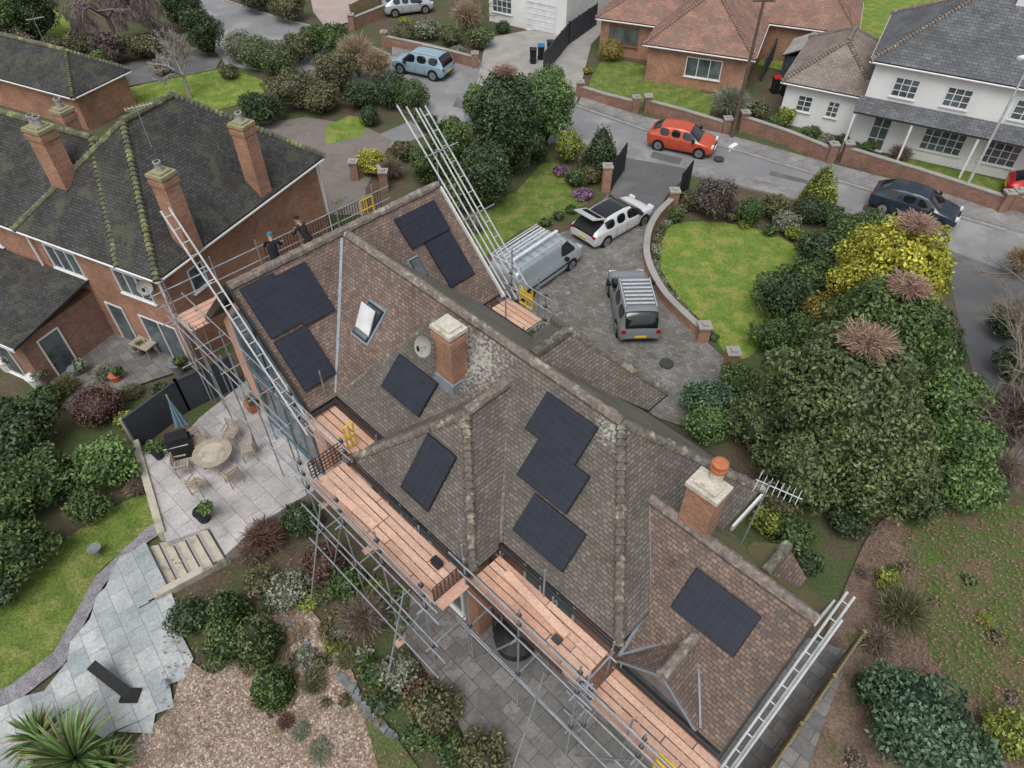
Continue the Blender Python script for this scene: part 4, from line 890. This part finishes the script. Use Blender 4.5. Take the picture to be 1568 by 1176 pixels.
data=[('conifer_tree',690,235,42,1.5,'md','tree'),('evergreen_shrub',650,255,26,1.3,'md','shrub'),('conifer_tree',740,275,46,1.2,'dk','shrub'),('evergreen_shrub',700,300,30,1,'md','shrub'),('golden_shrub',870,225,24,1.2,'vy','shrub'),('dwarf_conifer',921,232,34,1.3,'dk','cone'),('heather',893,297,15,.6,'hb','shrub'),('heather',858,262,13,.6,'hb','shrub'),('garden_shrub',905,268,18,.8,'ol','shrub'),('garden_shrub',880,272,18,.8,'md','shrub'),('garden_shrub',900,250,16,.8,'ol','shrub'),('garden_shrub',820,230,22,1,'dk','shrub'),('box_hedge',855,330,10,.7,'md','clip'),('box_hedge',875,320,10,.7,'md','clip'),('box_hedge',835,340,10,.7,'md','clip'),('evergreen_shrub',725,345,16,.8,'ol','shrub'),('evergreen_shrub',790,250,20,1,'md','shrub'),
('clipped_hedge',368,72,26,.9,'gy','clip'),('clipped_hedge',395,82,28,.9,'pn','clip'),('clipped_hedge',425,90,28,.9,'pn','clip'),('evergreen_shrub',480,62,26,1,'md','shrub'),('evergreen_shrub',512,62,26,1,'md','shrub'),('garden_shrub',455,75,24,1,'ol','shrub'),('twiggy_shrub',545,85,36,1,'tn','twig'),('twiggy_shrub',575,100,30,1,'tn','twig'),('garden_shrub',515,110,34,1,'ol','shrub'),('garden_shrub',450,135,42,.8,'ol','shrub'),('garden_shrub',400,168,34,.8,'dk','shrub'),('garden_shrub',490,150,34,.7,'ol','shrub'),('clipped_hedge',600,138,28,1,'dk','clip'),('clipped_hedge',632,148,26,1,'md','clip'),('evergreen_shrub',566,178,16,1,'dk','clip'),('evergreen_shrub',655,190,18,.8,'dk','shrub'),('garden_shrub',640,178,14,.8,'ol','shrub'),('garden_shrub',550,145,26,.9,'dk','shrub'),
('golden_shrub',568,250,24,.9,'yl','shrub'),('twiggy_shrub',600,258,22,.9,'tw','twig'),('garden_shrub',615,232,20,.9,'ol','shrub'),
('evergreen_tree',310,50,30,1.4,'dk','shrub'),('conifer_hedge',50,20,40,1.2,'dk','shrub'),('conifer_hedge',5,35,40,1,'md','shrub'),('garden_shrub',120,70,26,.9,'ol','shrub'),('garden_shrub',165,75,30,.9,'pu','shrub'),('garden_shrub',220,70,28,.8,'ol','shrub'),('garden_shrub',80,80,26,.8,'ol','shrub'),('garden_shrub',350,110,18,.6,'ol','shrub'),('garden_shrub',35,75,26,.8,'tw','shrub'),('evergreen_tree',280,15,30,1.2,'dk','shrub'),('garden_shrub',170,120,20,.6,'ol','shrub'),('garden_shrub',250,105,18,.6,'tw','shrub'),('garden_shrub',150,100,24,.8,'md','shrub'),('garden_shrub',15,60,26,.8,'tw','shrub'),
('garden_shrub',620,52,20,.8,'ol','shrub'),('garden_shrub',655,45,22,.8,'gy','shrub'),('garden_shrub',690,55,20,.8,'ol','shrub'),('golden_shrub',622,38,14,.8,'vy','shrub'),('twiggy_shrub',715,25,28,1,'tn','twig'),('garden_shrub',735,58,22,.8,'pn','shrub'),('garden_shrub',770,42,12,.8,'dk','clip'),('garden_shrub',700,78,12,.7,'gy','shrub'),('hedge',440,10,30,.8,'ol','shrub'),('hedge',390,-5,30,.8,'ol','shrub'),
('golden_hedge',935,78,20,.8,'gd','clip'),('golden_shrub',900,108,8,.7,'gd','shrub'),('twiggy_shrub',1120,158,34,.9,'gy','twig'),('garden_shrub',1160,168,20,.8,'ol','shrub'),('golden_shrub',1203,180,16,1,'vy','shrub'),('garden_shrub',1185,190,16,.8,'md','shrub'),('garden_shrub',1240,208,18,.8,'md','shrub'),('garden_shrub',1262,215,14,.8,'gy','shrub'),('garden_shrub',1290,215,11,.8,'dk','clip'),('garden_shrub',1380,235,20,.7,'tw','twig'),('garden_shrub',1310,225,9,.8,'md','clip'),('garden_shrub',1410,205,12,1,'gd','shrub'),('garden_shrub',1470,230,18,.8,'ol','shrub'),('garden_shrub',1330,225,12,.8,'md','shrub'),
('garden_shrub',1095,305,34,1,'pu','shrub'),('garden_shrub',1060,308,20,.8,'ol','shrub'),('garden_shrub',1035,330,14,.8,'md','shrub'),('evergreen_shrub',1148,325,20,1.2,'md','clip'),('garden_shrub',1185,318,24,.9,'ol','shrub'),('garden_shrub',1205,340,20,.9,'gy','shrub'),('evergreen_shrub',1240,322,24,1,'dk','shrub'),('golden_conifer',1258,290,34,1.3,'vy','cone'),('golden_shrub',1215,358,16,.8,'vy','shrub'),('garden_shrub',1180,352,14,.7,'md','shrub'),('garden_shrub',1140,345,10,.6,'vy','shrub'),('garden_shrub',1120,330,14,.7,'ol','shrub'),('evergreen_hedge',1255,385,36,1,'dk','shrub'),('evergreen_hedge',1292,358,36,.9,'md','shrub'),('evergreen_hedge',1330,345,30,.8,'md','shrub'),('evergreen_hedge',1270,330,22,.8,'dk','shrub'),('evergreen_shrub',1200,455,48,.9,'dk','shrub'),('evergreen_shrub',1245,425,36,.9,'md','shrub'),('evergreen_shrub',1180,515,34,.9,'md','shrub'),('golden_conifer',1262,485,40,1,'gd','shrub'),('evergreen_shrub',1225,510,32,1,'md','shrub'),('garden_shrub',1085,615,42,.9,'bl','shrub'),('evergreen_shrub',1130,585,36,.9,'md','shrub'),('evergreen_shrub',1080,650,36,.9,'lt','shrub'),('evergreen_tree',1165,650,52,1,'pn','shrub'),
('ivy_hedge',1450,610,54,1.2,'lt','shrub'),('ivy_hedge',1478,690,54,1.1,'lt','shrub'),('ivy_hedge',1485,750,48,1,'lt','shrub'),('ivy_hedge',1430,540,44,1.2,'dk','shrub'),('ivy_hedge',1440,680,44,1,'md','shrub'),('evergreen_shrub',1185,765,34,1,'ol','shrub'),('variegated_shrub',1175,800,26,1,'vy','shrub'),('ivy_shrub',1215,820,32,1,'md','shrub'),('ivy_shrub',1235,865,24,.9,'dk','shrub'),('pine_tree',1225,725,66,1.2,'pn','shrub'),('ivy_hedge',1400,770,40,.8,'dk','shrub'),('ivy_hedge',1300,800,34,.8,'dk','shrub'),
('twiggy_shrub',1385,935,48,.9,'ol','twig'),('golden_shrub',1360,888,20,.8,'vy','shrub'),('rhododendron',1405,1105,84,.8,'bl','shrub'),('rhododendron',1470,1160,60,.8,'bl','shrub'),('golden_shrub',1545,1125,40,.8,'vy','shrub'),('garden_shrub',1335,1060,30,.8,'md','shrub'),('twiggy_shrub',1345,980,32,.8,'tw','twig'),('garden_hedge',1545,495,34,.9,'dk','shrub'),('garden_hedge',1560,560,34,.9,'dk','shrub'),('bare_shrub',1555,640,60,1,'tw','twig'),('bare_shrub',1530,720,45,1,'tw','twig'),('bare_shrub',1565,400,30,1,'tn','twig'),
('evergreen_shrub',25,660,62,.9,'dk','shrub'),('evergreen_shrub',75,730,52,.9,'md','shrub'),('evergreen_shrub',20,760,60,.9,'md','shrub'),('laurel_shrub',165,712,46,.9,'lt','shrub'),('evergreen_shrub',30,845,55,.9,'md','shrub'),('evergreen_shrub',135,775,34,.8,'md','shrub'),('evergreen_shrub',-20,900,50,.8,'dk','shrub'),('red_shrub',148,622,38,.8,'rd','clip'),('golden_shrub',195,645,20,.8,'vy','shrub'),('garden_shrub',100,590,24,.7,'ol','twig'),('garden_shrub',200,600,20,.6,'ol','twig'),('garden_shrub',70,610,26,.8,'md','shrub'),('garden_shrub',160,570,22,.6,'gy','twig'),('garden_shrub',250,600,18,.6,'dk','shrub'),('garden_shrub',235,690,16,1,'lt','shrub'),('garden_shrub',210,745,22,.6,'tw','twig'),
('evergreen_shrub',462,795,32,.9,'dk','shrub'),('twiggy_shrub',405,822,38,.8,'rd','twig'),('twiggy_shrub',385,845,28,.7,'tw','twig'),('evergreen_shrub',290,945,34,.9,'dk','shrub'),('evergreen_shrub',348,985,42,.8,'md','shrub'),('dwarf_conifer',345,930,38,1.2,'md','cone'),('dwarf_conifer',392,975,44,1.2,'pn','cone'),('dwarf_conifer',415,1045,40,1.1,'md','cone'),('garden_shrub',440,905,36,.7,'gy','shrub'),('garden_shrub',400,890,28,.7,'ol','shrub'),('garden_shrub',495,862,36,.8,'rd','shrub'),('garden_shrub',530,895,32,.8,'md','shrub'),('twiggy_shrub',555,945,46,.8,'tw','twig'),('garden_shrub',520,960,30,.6,'ol','shrub'),('garden_shrub',612,1030,34,.8,'gy','shrub'),('berry_shrub',665,1085,44,.8,'ol','shrub'),('berry_shrub',640,1060,28,.8,'rd','shrub'),('garden_shrub',738,1160,44,.8,'ol','shrub'),('garden_shrub',690,1150,30,.8,'md','shrub'),('garden_shrub',640,1130,26,.7,'md','shrub'),('garden_shrub',570,1030,28,.6,'md','shrub'),('ornamental_grass',455,968,20,.5,'tn','twig'),('ornamental_grass',500,968,18,.5,'tn','twig'),('ornamental_grass',430,1000,16,.5,'tn','twig'),('garden_shrub',480,1045,24,.6,'ol','twig'),('garden_shrub',438,1105,16,.5,'rd','twig'),('garden_shrub',460,1120,18,.5,'gy','twig'),('garden_shrub',490,1150,22,.5,'gy','twig'),('garden_shrub',420,920,24,.6,'md','shrub'),('garden_shrub',470,920,22,.5,'vy','shrub'),('garden_shrub',500,905,22,.6,'ol','shrub'),('garden_shrub',585,1075,22,.5,'dk','shrub'),('garden_shrub',530,1010,20,.5,'ol','twig'),
('yucca',110,1160,95,.7,'lt','spike'),('yucca',60,1130,60,.7,'lt','spike'),('yucca',170,1170,50,.7,'lt','spike')]
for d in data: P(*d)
for u,v in curve([(1040,325),(1012,352),(1002,380),(1003,415),(1025,452),(1058,490),(1090,518)],4):
    P('lavender_edging',u+3,v-2,8,.7,R.choice(('ol','gy','md','gy')),'shrub')
for i in range(34):
    u,v=R.uniform(380,640),R.uniform(880,1090)
    P('ground_cover_plant',u,v,R.uniform(8,17),.5,R.choice(('ol','gy','md','vy','tw')),'shrub')
for i in range(14):
    u,v=R.uniform(1300,1560),R.uniform(860,1170)
    P('ground_cover_plant',u,v,R.uniform(8,20),.5,R.choice(('ol','md','vy','tw')),R.choice(('shrub','twig')))
def bare(name,u,v,h,col,sp=.5,droop=0,depth=5,r0=.12):
    fb=FB(); p=G(u,v); g=random.Random(int(u*7+v))
    def br(p,d,ln,r,k):
        q=p+d*ln; fb.tube(p,q,r,r*.7,col,5 if k>2 else 3)
        if k==0: return
        for i in range(3 if k>1 else 4):
            nd_=(d+Vector((g.gauss(0,sp),g.gauss(0,sp),g.gauss(0,sp*.6)-droop*(depth-k)*.12))).normalized(); br(q if i<2 else p.lerp(q,.6),nd_,ln*g.uniform(.6,.85),r*.66,k-1)
    br(p,Vector((0,0,1)),h*.28,r0,depth); return fb.done(name,(p.x,p.y,0))
bare('bare_tree',292,150,5.2,(.36,.33,.30),.65,0,6,.15)
bare('weeping_tree',185,78,8.5,(.19,.15,.15),.8,2.0,7,.2); bare('weeping_tree',240,70,8,(.19,.15,.15),.8,2.0,7,.2)
bare('bare_tree',1530,610,6,(.24,.2,.16),.5,0,6,.1); bare('bare_tree',1560,520,6,(.24,.2,.16),.5,0,6,.1); bare('bare_tree',730,40,5,(.26,.2,.15),.4,0,5,.08)
bare('bare_shrub',1540,700,5,(.24,.21,.17),.6,0,6,.09)
fb=FB(); n=6000; g=np.random.default_rng(5); c=[]
for i in range(n):
    if i%5<3: q=G(R.uniform(1330,1600),R.uniform(780,1176))
    elif i%5==3: q=G(R.uniform(250,700),R.uniform(850,1176))
    else: q=G(R.uniform(860,1500),R.uniform(200,360))
    c.append((q.x,q.y,.19+R.uniform(0,.02)) )
c=np.array(c); nn=unit(g.normal(size=(n,3))*.3+[0,0,1]); t1=unit(np.cross(nn,g.normal(size=(n,3)))); t2=np.cross(nn,t1); t=g.random((n,1))
fb.quads(c,t1*.045,t2*.03,np.array((.28,.16,.10))*(1-t)+np.array((.15,.10,.06))*t); fb.done('fallen_leaves',(0,0,0))
mb=MB()
for u,v in curve([(520,1035),(545,1065),(570,1100),(605,1130)],4)+curve([(395,885),(430,940),(470,990)],3):
    p=G(u,v); a=R.uniform(0,3); x=Vector((math.cos(a),math.sin(a),0))*R.uniform(.1,.2); y=x.cross(UP)*R.uniform(.6,1)
    mb.hexa([p-x-y,p+x-y,p+x+y,p-x+y]+[q+UP*R.uniform(.12,.24) for q in (p-x*.7-y*.7,p+x*.8-y*.7,p+x*.7+y*.7,p-x*.7+y*.8)],'stone')
mb.build('rockery_stones')
# ---------------- patio furniture
pc=G(334,712,.5)
mb=MB(); 
mb.tube(pc+UP*.70,pc+UP*.74,.68,'wood',28); mb.tube(pc+UP*.741,pc+UP*.745,.45,'cream',24); 
for i in range(4):
    a=i*1.57+.4; d=Vector((math.cos(a),math.sin(a),0)); mb.seg(pc+d*.45,pc+d*.3+UP*.7,.06,.06,'wood')
mb.build('round_patio_table')
for i in range(6):
    a=i*1.047+.3; d=Vector((math.cos(a),math.sin(a),0)); s=d.cross(UP); q=pc+d*(1.1+.1*R.random()); mb=MB()
    for k in range(5): mb.obox(q+UP*.43+d*(-.2+.1*k),d*.035,s*.25,UP*.03,'wood')
    for x in (-.22,.22):
        for y in (-.22,.22): mb.tube(q+d*x+s*y,q+d*x+s*y+UP*(.43 if x<0 else .95),.022,'wood',5)
        mb.seg(q+s*(x/.22*.25)-d*.2+UP*.62,q+s*(x/.22*.25)+d*.24+UP*.64,.05,.03,'wood')
    for k in range(3): mb.seg(q+d*.24-s*.22+UP*(.58+k*.14),q+d*.24+s*.22+UP*(.58+k*.14),.03,.07,'wood')
    mb.build('garden_chair')
q=G(292,678,.5); mb=MB(); mb.tube(q,q+UP*2.6,.03,'wood',8); mb.tube(q+UP*.0,q+UP*.1,.3,'black',12); 
for i in range(8):
    a=i*.785; b_=Vector((math.cos(a+.39),math.sin(a+.39),0))
    for s_ in (Vector((math.cos(a),math.sin(a),0)),Vector((math.cos(a+.785),math.sin(a+.785),0))):
        mb.face([q+UP*2.55,q+UP*1.0+s_*.24,q+UP*1.1+b_*.1],'cloth_blue')
mb.build('closed_parasol')
q=G(283,694,.5); mb=MB(); mb.obox(q,Vector((.4,.16,0)),Vector((-.12,.24,0)),UP*.8,'black'); mb.obox(q+UP*.803,Vector((.34,.14,0)),Vector((-.1,.2,0)),UP*.22,'black'); mb.tube(q+Vector((-.4,-.42,.7)),q+Vector((.4,-.15,.7)),.02,'steel'); mb.build('covered_barbecue')
def pot(u,v,z,r,c,pr,m='black'):
    q=G(u,v,z); mb=MB(); mb.tube(q,q+UP*r*1.7,r*.75,m,14,r); mb.tube(q+UP*r*1.7,q+UP*r*1.85,r*1.08,m,14); mb.build('plant_pot'); P('potted_plant',u,v-16,pr,.8,c,'shrub',z0=z+r*1.5)
pot(314,795,.5,.26,'lt',14); pot(388,628,.5,.25,'ol',13,'terra'); pot(245,700,.5,.2,'md',12); pot(275,570,0,.3,'md',12,'stone'); pot(60,590,0,.3,'gy',12,'white'); pot(15,565,0,.3,'ol',12,'white'); pot(215,545,0,.25,'ol',12,'stone'); pot(180,585,0,.22,'md',10,'terra'); pot(120,575,0,.25,'gy',12,'stone')
q=G(228,545); mb=MB()
mb.obox(q+UP*.7,aa*.5,bb*.3,UP*.05,'wood')
for i in (-1,1):
    for j in (-1,1): mb.tube(q+aa*.42*i+bb*.24*j,q+aa*.42*i+bb*.24*j+UP*.7,.03,'wood',5)
mb.build('garden_table')
q=G(203,1068); mb=MB(); d=Vector((-.9,.5,.55)).normalized(); mb.seg(q,q+d*1.5,.3,.16,'black'); mb.obox(q,Vector((.25,0,0)),Vector((0,.2,0)),UP*.2,'black'); mb.build('garden_sculpture')
q=G(258,1052); mb=MB(); mb.tube(q,q+UP*.3,.05,'steel',8); mb.tube(q+UP*.3,q+UP*.38,.13,'steel',10,.05); mb.build('garden_light')
q=G(152,850); mb=MB(); mb.tube(q,q+UP*.35,.08,'stone',8); mb.tube(q+UP*.35,q+UP*.43,.1,'stone',14,.22); mb.tube(q+UP*.43,q+UP*.45,.22,'stone',14); mb.build('bird_bath')
q=G(790,985); mb=MB(); mb.tube(q,q+UP*.6,.62,'black',20,.66); mb.tube(q+UP*.6,q+UP*.8,.68,'black',20,.3); mb.build('covered_garden_table')
# ---------------- people
def person(name,p,face,jac,trs,hatc,lean=.15,arms=((.35,.35,1.05),(.4,-.3,1.1))):
    f=Vector((math.cos(face),math.sin(face),0)); s=Vector((-f.y,f.x,0))
    def q(x,y,z): return f*x+s*y+UP*z
    pel=q(0,0,.92); ch=q(lean,0,1.3); nk=q(lean*1.2,0,1.48); hd=q(lean*1.4+.02,0,1.60); top=q(lean*1.5+.02,0,1.74)
    V=[pel,q(lean*.5,0,1.1),ch,nk,hd,top]; E=[(0,1),(1,2),(2,3),(3,4),(4,5)]; Rr=[(.16,.12),(.155,.11),(.18,.12),(.062,.062),(.095,.10),(.07,.075)]
    hands=[]
    for k,sg in enumerate((1,-1)):
        sh=q(lean,.2*sg,1.40); hx,hy,hz=arms[k]; hand=q(hx+lean,hy,hz); el=(sh+hand)/2-UP*.1-f*.05+s*sg*.05
        b=len(V); V+=[sh,el,hand,hand+(hand-el).normalized()*.06]; E+=[(2,b),(b,b+1),(b+1,b+2),(b+2,b+3)]; Rr+=[(.07,.07),(.05,.05),(.032,.03),(.045,.02)]
        fd=(hand-el).normalized(); sd=fd.cross(UP).normalized()
        for i,(o,l) in enumerate(((-.032,.07),(-.011,.085),(.011,.08),(.032,.06))):
            c=len(V); V+=[V[b+3]+sd*o+fd*.03,V[b+3]+sd*o+fd*(.03+l)-UP*.02]; E+=[(b+3,c),(c,c+1)]; Rr+=[(.010,.010),(.008,.008)]
        c=len(V); V+=[V[b+2]+sd*sg*.05+fd*.03,V[b+2]+sd*sg*.07+fd*.08]; E+=[(b+2,c),(c,c+1)]; Rr+=[(.012,.012),(.009,.009)]
        hands.append(V[b+3]); 
        hp=q(0,.1*sg,.86); kn=q(.08+.1*k,.12*sg,.48); an=q(-.02+.1*k,.12*sg,.09); toe=q(.16+.1*k,.13*sg,.04)
        b=len(V); V+=[hp,kn,an,toe]; E+=[(0,b),(b,b+1),(b+1,b+2),(b+2,b+3)]; Rr+=[(.10,.10),(.065,.065),(.05,.05),(.045,.035)]
    me=bpy.data.meshes.new(name); me.from_pydata([tuple(v) for v in V],E,[]); o=bpy.data.objects.new(name,me); bpy.context.scene.collection.objects.link(o)
    o.modifiers.new('k','SKIN')
    for i,rr in enumerate(Rr): me.skin_vertices[0].data[i].radius=rr; me.skin_vertices[0].data[i].use_root=(i==0)
    m2=o.modifiers.new('s','SUBSURF'); m2.levels=1; m2.render_levels=1
    bpy.context.view_layer.update(); dg=bpy.context.evaluated_depsgraph_get(); nm=bpy.data.meshes.new_from_object(o.evaluated_get(dg)); o.modifiers.clear(); o.data=nm; nm.materials.clear()
    for m in (jac,trs,M['skin'],M['black'],hatc): nm.materials.append(m)
    for pl in nm.polygons:
        c=pl.center; z=c.z; i=0
        if z<.95 : i=1
        if z<.1: i=3
        if z>1.47 and abs((c-nk).dot(s))<.13: i=2
        if z>1.66: i=4
        for h in hands:
            if (c-h).length<.14: i=2
        pl.material_index=i; pl.use_smooth=True
    o.location=p
    h=MB(); hh=hd+UP*.01
    for sg in (1,-1): h.tube(hh+f*.085+s*.034*sg+UP*.02,hh+f*.1+s*.034*sg+UP*.02,.012,'white',6); h.tube(hh+s*.088*sg,hh+s*.105*sg,.025,'skin',6)
    h.tube(hh+f*.09,hh+f*.122-UP*.02,.012,'skin',6,.018); h.seg(hh+f*.094-s*.025-UP*.05,hh+f*.094+s*.025-UP*.05,.01,.01,'red')
    h.tube(hh+UP*.075,hh+UP*.13,.112,hatc,14,.08)
    ho=h.build('face_and_hat'); ho.parent=o
M['skin']=mk('skin',(.5,.3,.22),None,2,.6,famp=.03)
jk=mk('navy_jacket',(.02,.025,.04),None,3,.9); tr=mk('dark_trousers',(.03,.03,.035),None,3,.9); ht=mk('teal_beanie',(.04,.2,.3),None,3,.9); hk=mk('dark_hair',(.03,.022,.018),None,3,.9)
person('scaffold_worker',L(-21.3,9.0,4.68),math.radians(100),jk,tr,ht,.15); person('scaffold_worker',L(-21.3,10.5,4.68),math.radians(150),tr,tr,hk,.28,((.45,.2,1.0),(.45,-.2,1.05)))
# ---------------- light, camera
w=bpy.data.worlds.new('World'); bpy.context.scene.world=w; w.use_nodes=True; nt=w.node_tree; bg=nt.nodes['Background']
EL,AZ=62,195
sk=nt.nodes.new('ShaderNodeTexSky'); sk.sky_type='NISHITA'; sk.sun_disc=False; sk.sun_elevation=math.radians(EL); sk.sun_rotation=math.radians(AZ); sk.air_density=1.2; sk.dust_density=4
hs=nt.nodes.new('ShaderNodeHueSaturation'); hs.inputs['Saturation'].default_value=.3; nt.links.new(sk.outputs[0],hs.inputs['Color']); nt.links.new(hs.outputs[0],bg.inputs[0]); bg.inputs[1].default_value=.15
sd=bpy.data.lights.new('sun','SUN'); sd.energy=1.25; sd.angle=math.radians(35); sd.color=(1,.985,.965); so=bpy.data.objects.new('sun',sd); bpy.context.scene.collection.objects.link(so)
az=math.radians(AZ); el=math.radians(EL); dirv=Vector((math.sin(az)*math.cos(el),math.cos(az)*math.cos(el),math.sin(el))); so.rotation_euler=dirv.to_track_quat('Z','Y').to_euler()
cd=bpy.data.cameras.new('camera'); cd.sensor_width=36; cd.lens=36*FO/1568; cd.clip_end=2000; co=bpy.data.objects.new('camera',cd); co.location=(0,0,HC); co.rotation_euler=(math.radians(90)-PT,0,0); bpy.context.scene.collection.objects.link(co)
sn=bpy.context.scene; sn.camera=co; sn.view_settings.view_transform='Standard'; sn.view_settings.look='None'; sn.view_settings.exposure=0
